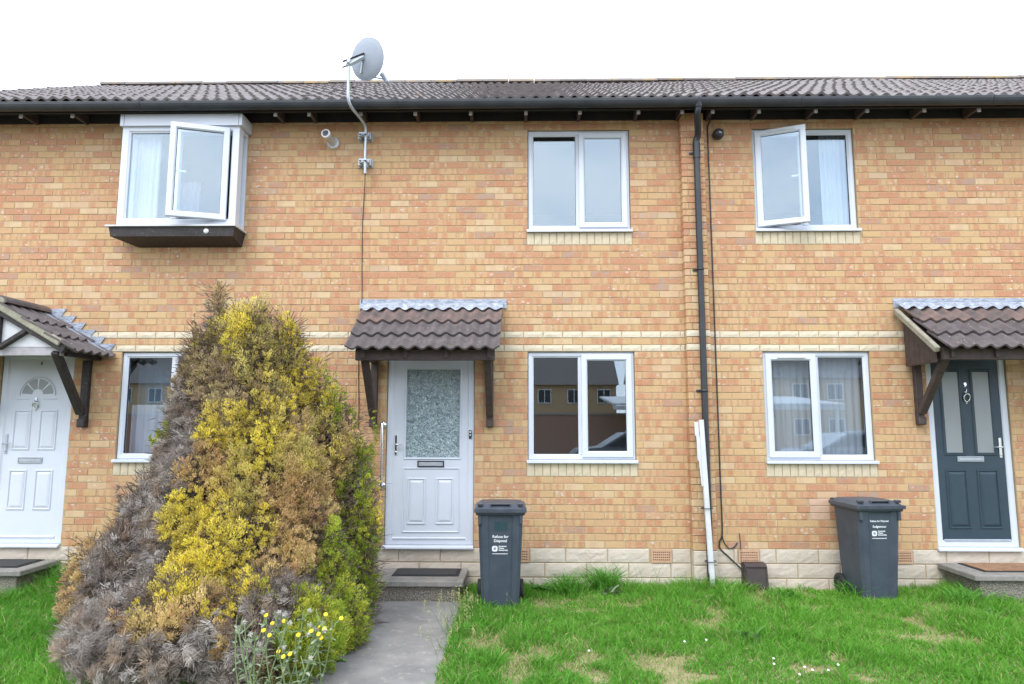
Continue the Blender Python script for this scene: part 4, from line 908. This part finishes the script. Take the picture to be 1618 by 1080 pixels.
# white offcuts of trunking tied to the downpipe
tb = P(1127,940,-.21); tr = thing('trunking_offcuts', (tb.x,-.21,0), 'white plastic trunking strips tied upright against the black downpipe', 'plastic strips')
def strip(u0, v0, u1, v1, wpx, y, dy=.012, nm='strip'):
    a, b = P(u0,v0,y), P(u1,v1,y); w_ = wpx*.00648; d = (b-a).normalized(); r = Vector((-d.z,0,d.x)); r = r if r.x > 0 else -r
    vs = [a, a+r*w_, b+r*w_, b]; MB().add([(v.x,y+k,v.z) for k in (0,dy) for v in vs], [(0,1,2,3),(7,6,5,4),(0,4,5,1),(1,5,6,2),(2,6,7,3),(3,7,4,0)]).build(nm, 'white_plastic', tr)
strip(1104.5,663,1124,943,7.6,-.225,.012); strip(1097,666.5,1098.5,688,6.5,-.218,.010); strip(1100,688,1109,768,5.5,-.216,.009); strip(1101,703,1102.5,727,4,-.212,.006); strip(1108,727,1120,905,3,-.2095,.005)
for u, v in ((1116,803),(1122,887)):
    q = P(u, v, -.20); MB().tube(curve_pts([(q.x-.035,-.232,q.z),(q.x+.05,-.234,q.z+.002),(q.x+.065,-.15,q.z),(q.x+.01,-.108,q.z),(q.x-.045,-.16,q.z-.002),(q.x-.035,-.232,q.z)]), .004, 6).build('tie', 'dark_plastic', tr)
# black mains cable right of the downpipe, looping to the meter box
pts = [P(1123,172,-.20), P(1122,190,-.04), P(1118,201,-.012)] + [P(1118+ (v-205)*.0365, v, -.012) for v in (225,300,380,460,540,620,700,780,840)]
cable('mains_cable', pts + [P(1137.5,855,-.014), P(1138,866,-.016), P(1152,880,-.016), P(1172,899,-.03)], .0075, 'black cable running down the wall right of the downpipe to the meter box')
cable('looped_cable', [P(1141,846,-.012), P(1144,856,-.012), P(1152,866,-.014), P(1160,864,-.013), P(1165,857,-.011)], .006, 'short black cable loop on the brickwork above the meter box')
cable('box_cable', [P(1168,842,-.008), P(1170,860,-.010), P(1171,885,-.012), P(1172,905,-.016), P(1173,920,-.02), P(1180,930,-.03)], .004, 'thin cable dropping from a drilled hole to the meter box')
q0, q1 = P(1178,893,-.12), P(1212,927,-.12); t = thing('meter_box', ((q0.x+q1.x)/2,-.1,0), 'brown plastic meter box set low against the plinth', 'meter box')
MB().prism([(-.02,q1.z-.05),(-.14,q1.z-.05),(-.165,q1.z),(-.13,q0.z-.01),(-.10,q0.z+.012),(-.02,q0.z+.02)], 'x', q0.x-.004, q1.x+.006).build('housing', 'meter_brown', t)
mm = MB().bar((q0.x+.008, -.172, q1.z+.01),(q0.x+.008,-.138,q0.z-.012),.012,.006).bar((q1.x-.006,-.172,q1.z+.01),(q1.x-.006,-.138,q0.z-.012),.012,.006).bar((q0.x+.006,-.140,q0.z-.012),(q1.x-.004,-.140,q0.z-.012),.012,.006); mm.build('lid_rib', 'meter_brown', t)
MB().box(q0.x+.02, q1.x-.015, -.10, -.03, 0.0, q1.z-.049).build('box_base', 'dark_plastic', t)

# ------------------------------------------------------------------ vegetation helpers
def vnoise(seed, scale):
    g = np.random.default_rng(seed).random((64,64))
    def f(x, y):
        x = np.asarray(x)*scale+17.3; y = np.asarray(y)*scale+9.1; xi = np.floor(x).astype(int); yi = np.floor(y).astype(int); fx = x-xi; fy = y-yi
        fx = fx*fx*(3-2*fx); fy = fy*fy*(3-2*fy); a = lambda i,j: g[(xi+i)%64,(yi+j)%64]
        return (a(0,0)*(1-fx)+a(1,0)*fx)*(1-fy)+(a(0,1)*(1-fx)+a(1,1)*fx)*fy
    return f
def np_mesh(name, verts, tris, cols, mat_, parent=None, origin=(0,0,0), smooth=False):
    """verts (n,3), tris (m,3), cols (n,3)"""
    me = bpy.data.meshes.new(name); n, k = len(verts), len(tris); me.vertices.add(n); me.loops.add(3*k); me.polygons.add(k)
    me.vertices.foreach_set('co', (np.asarray(verts)-np.array(origin)).astype(np.float32).ravel()); me.loops.foreach_set('vertex_index', np.asarray(tris, dtype=np.int32).ravel())
    me.polygons.foreach_set('loop_start', np.arange(0, 3*k, 3, dtype=np.int32)); me.polygons.foreach_set('loop_total', np.full(k, 3, dtype=np.int32))
    ca = me.color_attributes.new('Col', 'FLOAT_COLOR', 'POINT'); ca.data.foreach_set('color', np.concatenate([cols, np.ones((n,1))], 1).astype(np.float32).ravel())
    me.update(); me.validate(); me.materials.append(MATS[mat_]); return link(name, me, origin, parent)
def blades(base, dirn, length, width, bend, cols, side=None):
    """curved three-triangle blades; base, dirn (n,3), bend (n,3) tip offset"""
    n = len(base); side = side if side is not None else np.cross(dirn, rng.normal(size=(n,3))); side /= np.linalg.norm(side, axis=1, keepdims=True)+1e-9
    L = length[:,None]; W = width[:,None]/2
    mid = base+dirn*L*.55+bend*.3; tip = base+dirn*L*.96+bend
    v = np.stack([base-side*W, base+side*W, mid-side*W*.85, mid+side*W*.85, tip], 1).reshape(-1,3)
    o = (np.arange(n)*5)[:,None]; t = np.concatenate([o+np.array([[0,1,3]]), o+np.array([[0,3,2]]), o+np.array([[2,3,4]])], 1).reshape(-1,3)
    return v, t, np.repeat(cols, 5, axis=0)

# ------------------------------------------------------------------ lawns
bare_n, hgt_n, hue_n = vnoise(3, 1.7), vnoise(5, 1.25), vnoise(8, .8); fine_n = vnoise(11, 5.5)
def lawn(name, x0, x1, y0, y1, dens, label, tall, patchy, n_far=0):
    A = (x1-x0)*(y1-y0); n = int(A*dens); x = rng.uniform(x0,x1,n); y = rng.uniform(y0,y1,n)
    b = .5*bare_n(x,y)+.5*fine_n(x,y); thin = np.clip((b-.60)/.14, 0, 1)*patchy; thin = np.maximum(thin, patchy*.85*np.clip((y+.16)/.14,0,1)*np.clip((fine_n(x*1.3,y)-.25)*3,0,1))
    keep = rng.random(n) > thin*.68; x, y, b, thin = x[keep], y[keep], b[keep], thin[keep]; n = len(x)
    h = (.03+.115*hgt_n(x,y)**1.6+.075*fine_n(y,x)**2)*tall*rng.uniform(.55,1.25,n)*(1-.5*thin); h *= 1+.5*np.exp(-((y+.25)/.25)**2)
    ang = rng.uniform(0,2*np.pi,n); lean = rng.uniform(.05,.75,n); d = np.stack([np.cos(ang)*lean, np.sin(ang)*lean, np.ones(n)],1); d /= np.linalg.norm(d,axis=1,keepdims=True)
    bend = np.stack([np.cos(ang),np.sin(ang),-np.ones(n)*.7],1)*(h*rng.uniform(.05,.55,n))[:,None]
    hue = np.clip(hue_n(x,y)*.6+rng.random(n)*.4, 0, 1)[:,None]
    c = (1-hue)*np.array([[.080,.265,.024]])+hue*np.array([[.185,.43,.05]]); c *= rng.uniform(.75,1.2,(n,1))
    dry = ((rng.random(n) < .05+.45*thin))[:,None]; c = np.where(dry, np.array([[.46,.42,.20]])*rng.uniform(.7,1.1,(n,1)), c)
    v, t, cc = blades(np.stack([x,y,np.full(n,-.012)],1), d, h, rng.uniform(.0035,.0075,n), bend, c)
    o = np_mesh(name, v, t, cc, 'grass'); return tag(o, label, 'grass', kind='stuff')
lawn('lawn_grass', -.59, 4.55, -3.0, -.02, 6800, 'patchy green lawn right of the concrete path', 1.0, 1.0)
lawn('lawn_grass', 4.50, 8.0, -3.0, -.02, 3500, 'lawn grass round the step of the right house', 1.0, .5)
lawn('lawn_grass', -4.97, -1.48, -3.0, -.02, 5200, 'long lush grass left of the conifer', 1.55, 0.0)
lawn('lawn_grass', -9, -4.97, -3.0, -.60, 3600, 'long lush grass below the left step', 1.6, 0.0)
lawn('lawn_grass', -9, 11, -4.55, -3.0, 700, 'rough grass along the front of the gardens', 1.3, .3)
# tall flowering grass stems along the edge of the path
def stems(name, spots, label, hh, col, heads=True):
    root = thing(name, (np.mean([s[0] for s in spots]), np.mean([s[1] for s in spots]), 0), label, 'tall grass'); V, T, C, k = [], [], [], 0
    for x, y in spots:
        h = hh*random.uniform(.6,1.15); a = random.uniform(0,6.28); l = random.uniform(.08,.45); d = np.array([[math.cos(a)*l, math.sin(a)*l, 1.0]]); d /= np.linalg.norm(d)
        bnd = np.array([[math.cos(a), math.sin(a), -.3]])*h*random.uniform(.1,.4)
        v, t, c = blades(np.array([[x,y,-.01]]), d, np.array([h]), np.array([.004]), bnd, np.array([col])); V.append(v); T.append(t+k); C.append(c); k += len(v)
        if heads:
            tip = v[4]; n = 12; dirs = rng.normal(size=(n,3))*.6+np.array([0,0,.7]); dirs /= np.linalg.norm(dirs,axis=1,keepdims=True)
            bs = tip+np.array([[0,0,-1.0]])*rng.uniform(0,.09,n)[:,None]
            v, t, c = blades(bs, dirs, rng.uniform(.012,.028,n), np.full(n,.005), dirs*0, np.tile([[.46,.48,.22]],(n,1))); V.append(v); T.append(t+k); C.append(c); k += len(v)
    return np_mesh('stems', np.concatenate(V), np.concatenate(T), np.concatenate(C), 'grass', root, WLOC[root.name])
stems('tall_grass', [(pxr+random.uniform(-.10,.10), random.uniform(-2.4,-1.0)) for _ in range(45)], 'seeding tall grass leaning over the right edge of the path', .30, [.20,.26,.08])
stems('tall_grass', [(random.uniform(-.62,-.05), random.uniform(-.95,-.78)) for _ in range(22)], 'pale seeding grass in front of the bin by the step', .22, [.26,.28,.11])
stems('tall_grass', [(random.uniform(.75,1.75), random.uniform(-.14,-.03)) for _ in range(26)], 'thin long grass against the plinth left of the downpipe', .42, [.16,.26,.07], False)

# ------------------------------------------------------------------ golden conifer
YB = -1.72
def Bp(u, v, dy=0): return P(u, v, YB+dy)
px = (P(500,800,YB)-P(400,800,YB)).length/100
LOBES = [  # u, v top, v bottom, half width px, depth offset
 (398,492,1000,72,.10), (355,510,1000,74,.18), (455,512,1000,62,.28), (318,525,920,52,.15), (296,600,930,44,.22), (425,610,1040,98,.0), (496,572,1030,48,.42), (524,612,1050,46,.34),
 (556,650,1035,36,.40), (572,745,1015,24,.25), (345,650,1060,95,-.05), (238,755,1100,52,.0), (195,840,1120,56,-.28), (146,865,1110,32,-.05), (395,780,1100,105,-.30), (310,790,1100,72,-.28),
 (290,920,1150,118,-.80), (420,915,1150,88,-.82), (200,950,1150,66,-.62), (492,800,1075,62,-.12), (528,915,1110,42,-.25), (345,462,560,6,.10), (412,492,600,18,.12), (375,500,620,24,.05), (455,508,620,15,.2)]
LB = []
for u, vt, vb, r, dy in LOBES:
    a, b = Bp(u,vt,dy), Bp(u,vb,dy); LB.append((a.x, a.y, max(b.z,.02), a.z, r*px*(1-(dy)*.12)))
def prof(t, slim=False): return np.where(t < .38, .80+.20*np.sin(np.clip(t/.38,0,1)*np.pi/2), np.clip(1-((t-.38)/.62)**1.7, 0, 1)**.75)
# colour patches: (u, v, radius_u, radius_v, kind)   g green, y bright yellow, o olive yellow, b brown, r rusty, d dead grey
PATCH = [(560,800,75,260,'g'),(535,640,45,90,'g'),(545,960,60,110,'g'),(585,860,22,160,'y'),(500,1000,40,70,'b'),(505,800,22,100,'r'),
 (320,820,62,55,'y'),(350,885,70,45,'y'),(430,840,55,55,'y'),(360,925,55,25,'r'),(470,850,40,60,'r'),(440,905,40,30,'y'),
 (395,560,60,80,'o'),(365,520,26,45,'y'),(440,515,22,60,'y'),(465,600,55,80,'y'),(390,665,45,45,'y'),(425,700,38,45,'y'),(330,680,36,50,'y'),(470,700,45,75,'o'),(300,585,50,70,'b'),(345,610,50,50,'b'),
 (290,680,55,80,'d'),(330,745,60,50,'r'),(395,760,50,45,'o'),(455,770,45,45,'r'),(250,830,70,120,'d'),(230,960,110,130,'d'),(350,1000,130,90,'d'),(140,900,55,90,'r'),(120,990,40,70,'b'),(300,1060,120,40,'b'),(420,980,55,40,'d'),(480,945,50,60,'d'),
 (180,880,35,60,'d'),(380,1060,60,30,'r'),(440,950,18,30,'r'),(300,530,30,40,'o'),(500,560,40,50,'g'),(345,470,20,30,'b'),(245,685,26,18,'g'),(520,720,30,60,'o')]
PCOL = {'g': [(.26,.37,.045),(.36,.45,.055),(.48,.51,.07)], 'y': [(.82,.69,.10),(.76,.65,.11),(.70,.59,.13)], 'o': [(.64,.56,.17),(.55,.48,.16),(.72,.61,.17),(.54,.40,.19)],
        'b': [(.46,.35,.22),(.38,.29,.20),(.52,.42,.23)], 'r': [(.62,.43,.21),(.55,.36,.19),(.68,.52,.24)], 'd': [(.39,.345,.315),(.31,.27,.245),(.47,.43,.40),(.34,.26,.20),(.27,.23,.20)]}
patch_w = [(Bp(u,v,-.2), ru*px, rv*px, k) for u,v,ru,rv,k in PATCH]
def kind_at(p):
    best, bk = 9, None
    for c, ru, rv, k in patch_w:
        d = ((p[0]-c.x)/ru)**2+((p[2]-c.z)/rv)**2
        d *= random.uniform(.55,1.6)
        if d < best: best, bk = d, k
    if best > 1.6: bk = random.choice(['o','b','o','y']) if p[2] > 1.3 else random.choice(['d','b','d'])
    return bk
geo = {'golden_foliage': [[],[],[],0], 'green_foliage': [[],[],[],0], 'dead_foliage': [[],[],[],0], 'inner_twigs': [[],[],[],0]}
def put(part, v, t, c):
    g = geo[part]; g[0].append(v); g[1].append(t+g[3]); g[2].append(c); g[3] += len(v)
lbs = np.array(LB)
def inside(p, shrink):
    x0, y0, z0, z1, R = lbs.T; t = np.clip((p[2]-z0)/(z1-z0), 0, 1); r = prof(t)*R*shrink
    return np.any(((p[0]-x0)**2+((p[1]-y0)/.95)**2 < r*r) & (p[2] > z0) & (p[2] < z1-(1-shrink)*.3))
def tuft(c, grow, rad, kind, ns):
    """one branchlet cluster: a flame-shaped cloud of small sprays, densest near its skin"""
    col = np.array(random.choice(PCOL[kind])); tint = random.uniform(.82,1.2)
    nb = max(3, ns//26); bu = rng.normal(size=(nb,3)); bu /= np.linalg.norm(bu,axis=1,keepdims=True); bc = bu*(rad*rng.uniform(.35,.95,nb))[:,None]; bc += grow*(bc@grow)[:,None]*.8     # little fans inside the cluster
    idx = rng.integers(0, nb, ns); u = rng.normal(size=(ns,3)); u /= np.linalg.norm(u,axis=1,keepdims=True)
    off = bc[idx]+u*(rad*.36*rng.random(ns)**.5)[:,None]; base = c+off; o_ = bu[idx]
    fan = rng.normal(size=(nb,3)); fan /= np.linalg.norm(fan,axis=1,keepdims=True)
    if kind == 'd':
        L = rng.uniform(.020,.060,ns); W = rng.uniform(.0022,.0045,ns); d = grow*.45+fan[idx]*.75+u*.38; bend = fan[rng.integers(0,nb,ns)]*L[:,None]*.45
    else:
        L = rng.uniform(.008,.022,ns); W = rng.uniform(.0045,.0085,ns); d = grow*.85+o_*.45+fan[idx]*.3+u*.45; bend = rng.normal(size=(ns,3))*L[:,None]*.15
    d /= np.linalg.norm(d,axis=1,keepdims=True)
    c2 = col[None]*tint*rng.uniform(.75,1.2,(ns,1))*rng.uniform(.85,1.15,(nb,1))[idx]
    if kind in 'yo': c2 = np.where(rng.random((ns,1)) < .10, np.array([[.36,.25,.12]]), c2)
    if kind == 'g': c2 = np.where(rng.random((ns,1)) < .16, np.array([[.52,.48,.06]]), c2)
    if kind in 'br': c2 = np.where(rng.random((ns,1)) < .12, np.array([[.46,.37,.10]]), c2)
    v, t, cc = blades(base, d, L, W, bend, c2); put('dead_foliage' if kind in 'db' else 'green_foliage' if kind == 'g' else 'golden_foliage', v, t, cc)
placed = np.zeros((0,3))
for li, (x0, y0, z0, z1, R) in enumerate(LB):
    area = 2*math.pi*R*(z1-z0)*.75; n = int(area*420)+8
    for i in range(n):
        t = random.random()**.9; th = random.uniform(0, 2*math.pi)
        r = float(prof(np.array(t)))*R*random.uniform(.80,1.08); p = np.array([x0+r*math.cos(th), y0+r*math.sin(th)*.95, z0+t*(z1-z0)])
        if p[2] < .03 or inside(p, .82): continue
        back = p[1] > YB+.35
        if len(placed) and np.min(np.sum((placed-p)**2,1)) < (.066 if not back else .10)**2: continue
        placed = np.vstack([placed, p])
        k = kind_at(p); nrm_ = np.array([math.cos(th), math.sin(th), .25+.8*t]); nrm_ /= np.linalg.norm(nrm_); grow = nrm_*(.75-.35*t)+np.array([0,0,.85]); grow /= np.linalg.norm(grow)
        sz = random.choice((.036,.048,.060,.075,.095))*random.uniform(.9,1.1) if k != 'd' else random.uniform(.04,.085)
        tuft(p, grow, sz, k, int(random.uniform(330,440)*(sz/.06)**1.5) if k != 'd' else int(random.uniform(240,320)))
        for _ in range(2):                                                 # inner dead twigs below the surface
            q = np.array([x0,y0,p[2]])+(p-np.array([x0,y0,p[2]]))*random.uniform(.5,.82); ns = 30; u = rng.normal(size=(ns,3)); d = u*.8+nrm_*.3; d /= np.linalg.norm(d,axis=1,keepdims=True)
            v, tt, cc = blades(q+u*.05, d, rng.uniform(.03,.08,ns), rng.uniform(.004,.009,ns), u*.01, np.tile([[.17,.13,.105]],(ns,1))*rng.uniform(.6,1.3,(ns,1))); put('inner_twigs', v, tt, cc)
# flame-shaped leaders that stick out above the crown, and loose sprigs on the outline
for u, vt, vb, k, dy in ((345,452,520,'b',.1),(330,480,540,'d',.1),(397,482,560,'y',.1),(372,488,560,'y',.05),(437,500,575,'y',.2),(458,502,590,'y',.25),(440,480,520,'o',.2),(306,498,560,'b',.15),(515,578,640,'g',.42),(530,590,650,'g',.4),(545,620,680,'g',.4),
                         (592,650,720,'g',.35),(598,760,830,'y',.25),(600,800,850,'y',.2),(250,680,700,'g',.1),(238,690,705,'g',.1),(520,590,610,'g',.3),(255,750,790,'d',0),(190,770,830,'d',0),(120,850,900,'r',0),(102,930,980,'b',0),(98,990,1020,'b',0)):
    n = max(3, int((vb-vt)/11))
    for i in range(n):
        q = np.array(Bp(u+random.uniform(-7,7)*(i/n), vt+(vb-vt)*i/n, dy)); tuft(q, np.array([0,0,1.0]), .014+.028*i/n, k, int(40+110*i/n))
bz = G(350, 1080, 0.0); bush = thing('conifer_bush', (LB[0][0], YB, 0), 'tall golden conifer with yellow, green and dead grey patches beside the path', 'bush')
for part, g in geo.items():
    o = np_mesh(part, np.concatenate(g[0]), np.concatenate(g[1]), np.concatenate(g[2]), 'foliage', bush, WLOC[bush.name]); o['kind'] = 'stuff'
for i, (x0, y0, z0, z1, R) in enumerate(LB[:20]):
    b0 = Vector((LB[0][0]+(x0-LB[0][0])*.45, YB+(y0-YB)*.4, -.05)); e = Vector((x0, y0, z0+(z1-z0)*.88)); mid_ = b0.lerp(e,.5)+Vector((random.uniform(-.05,.05), random.uniform(-.05,.05), .05))
    MB().tube(curve_pts([b0, mid_, e], 5), [.05-.045*q/10 for q in range(11)], 7).build('trunk', 'trunk_bark', bush)
    for k in range(6):
        q = b0.lerp(e, random.uniform(.35,.9)); a = random.uniform(0,6.28); tip = q+Vector((math.cos(a)*R*.75, math.sin(a)*R*.7, .14)); MB().tube([q, q.lerp(tip,.5)+Vector((0,0,-.02)), tip], [.011,.008,.003], 5).build('branch', 'trunk_bark', bush)

# ------------------------------------------------------------------ weeds and flowers
def leaf_geo(base, d, L, W, droop, seg=4, lobed=True):
    d = Vector(d).normalized(); side = d.cross(Vector((0,0,1))); side = side.normalized() if side.length > .05 else Vector((1,0,0)); vs = []
    for i in range(seg+1):
        t = i/seg; c = Vector(base)+d*L*t+Vector((0,0,-droop*L*t*t)); w_ = W*math.sin(math.pi*min(1,.12+t*.86))*(1.25 if lobed and i % 2 else .75); vs += [c-side*w_/2, c+Vector((0,0,-.10*w_)), c+side*w_/2]
    fs = []
    for i in range(seg):
        for k in (0,1): a = i*3+k; fs += [(a,a+1,a+4),(a,a+4,a+3)]
    return vs, fs
def weed(name, loc, label, nl, L, W, hh, cols, cat='weed', spread=.12, stems_=0, flowers=0, seeds=0):
    t = thing(name, loc, label, cat); V, T, C, k = [], [], [], 0; org = Vector(loc); tips = []
    if stems_:
        for i in range(stems_):
            a = random.uniform(0,6.28); b0 = org+Vector((random.uniform(-1,1)*spread, random.uniform(-1,1)*spread*.5, 0)); tp = b0+Vector((math.cos(a)*hh*.28, math.sin(a)*hh*.16, hh*random.uniform(.6,1.05))); pts = curve_pts([b0, b0.lerp(tp,.5)+Vector((random.uniform(-.03,.03),0,.0)), tp], 4)
            MB().tube(pts, .0045, 5).build('stem', 'stem_green', t); tips.append(tp)
            for q in pts[1:-1]: 
                for _ in range(2):
                    a2 = random.uniform(0,6.28); vs, fs = leaf_geo(q, (math.cos(a2),math.sin(a2),.5), L*random.uniform(.5,1), W*random.uniform(.6,1), .5); V += vs; T += [tuple(z+k for z in f) for f in fs]; C += [np.array(random.choice(cols))*random.uniform(.8,1.2)]*len(vs); k += len(vs)
            for s_ in range(2):
                q = pts[-3+s_]; tp2 = q+Vector((random.uniform(-.06,.06), random.uniform(-.05,.05), random.uniform(.04,.10))); MB().tube([q,tp2], .003, 5).build('stem', 'stem_green', t); tips.append(tp2)
    for i in range(nl):
        a = random.uniform(0,6.28); el = random.uniform(.25,1.5); b0 = org+Vector((random.uniform(-1,1)*spread, random.uniform(-1,1)*spread*.6, random.random()*hh*(.3 if stems_ else .5)))
        vs, fs = leaf_geo(b0, (math.cos(a),math.sin(a),el), L*random.uniform(.6,1.1), W*random.uniform(.7,1.1), random.uniform(.2,.8)); V += vs; T += [tuple(z+k for z in f) for f in fs]; C += [np.array(random.choice(cols))*random.uniform(.75,1.25)]*len(vs); k += len(vs)
    o = np_mesh('leaves', np.array([tuple(v) for v in V]), np.array(T), np.array(C), 'weed_leaf', t, loc)
    random.shuffle(tips)
    for i, tp in enumerate(tips[:flowers]):
        m = MB(); n = 12; fa = Vector((random.uniform(-.4,.4), -.8, .75)).normalized()
        m.lathe([(0,.004),(.005,.005),(.0125,.0),(.0135,.003),(.005,.007),(0,.008)], tp, fa, n, False); m.build('flower', 'petal_yellow', t)
    for tp in tips[flowers:flowers+seeds]:
        n = 40; u = rng.normal(size=(n,3)); u /= np.linalg.norm(u,axis=1,keepdims=True); v, tt, c = blades(np.tile([tuple(tp)],(n,1)), u, np.full(n,.022), np.full(n,.003), u*0, np.tile([[.6,.58,.54]],(n,1))); np_mesh('seed_head', v, tt, c, 'weed_leaf', t, tuple(tp))
    return t
NT('stem_green').set((.16,.22,.09), .7)
GREY = [(.20,.27,.16),(.27,.33,.22),(.14,.20,.09),(.31,.33,.25)]; GRN = [(.09,.25,.04),(.13,.31,.06),(.065,.17,.04)]
q = G(395,1062,.0)
def GY(u, Y): return (P(u,900,Y).x, Y, -.01)
weed('flowering_weed', GY(428,-3.22), 'yellow-flowered weed with white seed heads in front of the conifer', 50, .075, .024, .55, GREY, spread=.21, stems_=15, flowers=8, seeds=14)
weed('flowering_weed', GY(486,-3.08), 'yellow-flowered weed on tall stems at the right foot of the conifer', 20, .07, .024, .62, GREY, spread=.10, stems_=7, flowers=8, seeds=3)
weed('leafy_weed', GY(566,-1.05), 'leafy green weed between the conifer and the path by the step', 70, .13, .055, .20, GRN, spread=.15)
weed('leafy_weed', GY(520,-2.3), 'small green weed at the left edge of the path', 22, .10, .045, .12, GRN, spread=.08)
weed('leafy_weed', GY(600,-.30), 'green weed growing beside the left side of the step', 26, .13, .05, .16, GRN, spread=.06)
weed('thistle_weed', GY(966,-.32), 'grey-green thistle against the plinth', 26, .16, .05, .08, GREY, spread=.06)
weed('leafy_weed', GY(856,-.30), 'bushy weed right of the bin by the step', 46, .12, .05, .17, GRN, spread=.10)
weed('leafy_weed', GY(1180,-1.75), 'broad-leaved weed in the middle of the right lawn', 34, .17, .05, .04, [(.10,.24,.05),(.14,.28,.09)], spread=.07)
weed('leafy_weed', GY(1560,-1.0), 'dark green weed in the lawn below the blue door', 26, .12, .045, .08, GRN, spread=.10)
def tuft_grass(u, Y, n, h, label):
    x0 = P(u,900,Y).x; x = rng.normal(x0,.07,n); y = rng.normal(Y,.045,n); a = rng.uniform(0,6.28,n); l = rng.uniform(.05,.6,n); d = np.stack([np.cos(a)*l,np.sin(a)*l,np.ones(n)],1); d /= np.linalg.norm(d,axis=1,keepdims=True)
    L = h*rng.uniform(.5,1.15,n); bend = np.stack([np.cos(a),np.sin(a),-.8*np.ones(n)],1)*(L*.35)[:,None]; c = np.array([[.10,.28,.035]])*rng.uniform(.7,1.5,(n,1))
    v, t, cc = blades(np.stack([x,y,np.full(n,-.01)],1), d, L, rng.uniform(.005,.010,n), bend, c); tag(np_mesh('grass_tuft', v, t, cc, 'grass', None, (x0,Y,0)), label, 'grass tuft', 'grass tufts along the plinth')
for u, Y, n, h, lab in ((898,-.30,260,.33,'bushy grass tuft midway between bin and thistle'),(955,-.16,280,.40,'tall grass tuft behind the thistle'),(1235,-.42,120,.2,'grass tuft in front of the meter box'),(1350,-.40,170,.28,'grass tuft at the wheels of the sideways bin'),(1520,-.68,220,.30,'grass tuft against the riser of the right step'),(640,-.64,0,.2,''),(765,-.88,140,.18,'grass tuft at the foot of the bin by the step')):
    if n: tuft_grass(u, Y, n, h, lab)
for i in range(10):                                       # daisies in the right lawn
    u, v = random.uniform(1180,1330), random.uniform(1035,1079)
    if i < 3: u, v = random.uniform(860,1120), random.uniform(990,1040)
    q = G(u, v, .06); t = thing('daisy', (q.x,q.y,0), 'small white daisy in the right-hand lawn', 'flower', 'daisies in the lawn')
    MB().tube([(q.x,q.y,0),(q.x,q.y,.06)], .0015, 4).build('stem', 'stem_green', t); MB().lathe([(0,.002),(.008,.0),(.008,.002),(0,.004)], (q.x,q.y,.06), (0,-.5,.8), 9, False).build('petals', 'daisy_white', t)

# ------------------------------------------------------------------ across the road (seen mirrored in the windows)
def far_house(x0, x1, y, label):
    t = thing('facing_house', ((x0+x1)/2, y, 0), label, 'house', 'houses across the road'); MB().box(x0, x1, y-7, y, -.05, 5.0).build('wall', 'house_brick_far', t)
    MB().prism([(y+.35,4.9),(y-3.5,7.8),(y-7.35,4.9)], 'x', x0-.2, x1+.2).build('roof', 'roof_far', t)
    for x in np.arange(x0+1.3, x1-.8, 2.4):
        for z in (1.0, 3.4):
            wn = MB().ring(x-.55, x+.55, z, z+1.15, .07, 0, .1).mesh('window', 'upvc'); wn.transform(Matrix.Translation((0,y+.06,0)) @ Matrix.Scale(-1,4,(0,1,0))); o = link('window', wn, (0,0,0), t)
            MB().box(x-.5, x+.5, y+.01, y+.03, z+.05, z+1.1).build('pane', 'dark_plastic', o); MB().box(x-.03, x+.03, y+.031, y+.07, z+.06, z+1.09).build('mullion', 'upvc', o)
far_house(-14, 7.5, -48, 'yellow brick house row opposite, mirrored in the ground floor window'); far_house(8.2, 26, -40, 'darker brick house opposite, mirrored at the right of the window'); far_house(-40, -17, -46, 'brick house row opposite, far left')
t = thing('garden_wall', (-4,-24,0), 'red brick garden wall across the road', 'wall'); MB().box(-22, 5.2, -24.2, -24, -.1, 2.15).build('wall_body', 'wall_brick_far', t); MB().box(-22, 5.2, -24.25, -23.95, 2.155, 2.23).build('coping', 'kerb_concrete', t)
t = thing('carport', (9,-22,0), 'white framed carport beside the garden wall', 'carport')
for x in (5.5, 9, 12.5): MB().box(x-.06, x+.06, -20.1, -19.98, -.03, 2.3, .01).build('post', 'upvc_old', t)
MB().box(3.6, 12.8, -20.2, -19.9, 2.3, 2.46, .01).build('front_beam', 'upvc_old', t); MB().prism([(-19.9,2.47),(-25,2.95),(-25,3.03),(-19.9,2.55)], 'x', 3.6, 12.8).build('roof', 'upvc_old', t)
def far_car(x, y, label):
    t = thing('parked_car', (x,y,-.02), label, 'car'); L = 4.3
    side = [(-2.1,.35),(-2.15,.75),(-1.95,.95),(-1.25,1.02),(-.55,1.45),(.9,1.48),(1.75,1.05),(2.1,.95),(2.15,.45),(2.05,.33)]
    MB().prism([(x+a,b) for a,b in side], 'y', y-.85, y+.85).build('body', 'car_paint', t)
    MB().prism([(x+a,b) for a,b in [(-1.1,1.03),(-.48,1.40),(.85,1.42),(1.6,1.05)]], 'y', y-.86, y+.86).build('side_glass', 'dark_plastic', t)
    for dx in (-1.35,1.35):
        for dy in (-.78,.78):
            wh = MB().lathe([(.2,-.1),(.31,-.1),(.32,0),(.31,.1),(.2,.1)], (x+dx,y+dy*1.08,.30), (0,1,0), 20).build('wheel', 'rubber', t); MB().lathe([(0,-.09),(.21,-.09),(.21,.09),(0,.09)], (x+dx,y+dy*1.08,.30), (0,1,0), 14).build('rim', 'galvanised', wh)
    MB().tube([(x-.5,y+.6,1.5),(x+.9,y+.6,1.53)], .02, 6).build('roof_rail', 'galvanised', t)
far_car(3.6, -14.2, 'silver estate car parked across the road'); far_car(10.4, -14.4, 'silver car parked farther right across the road')

S.render.engine = 'CYCLES'
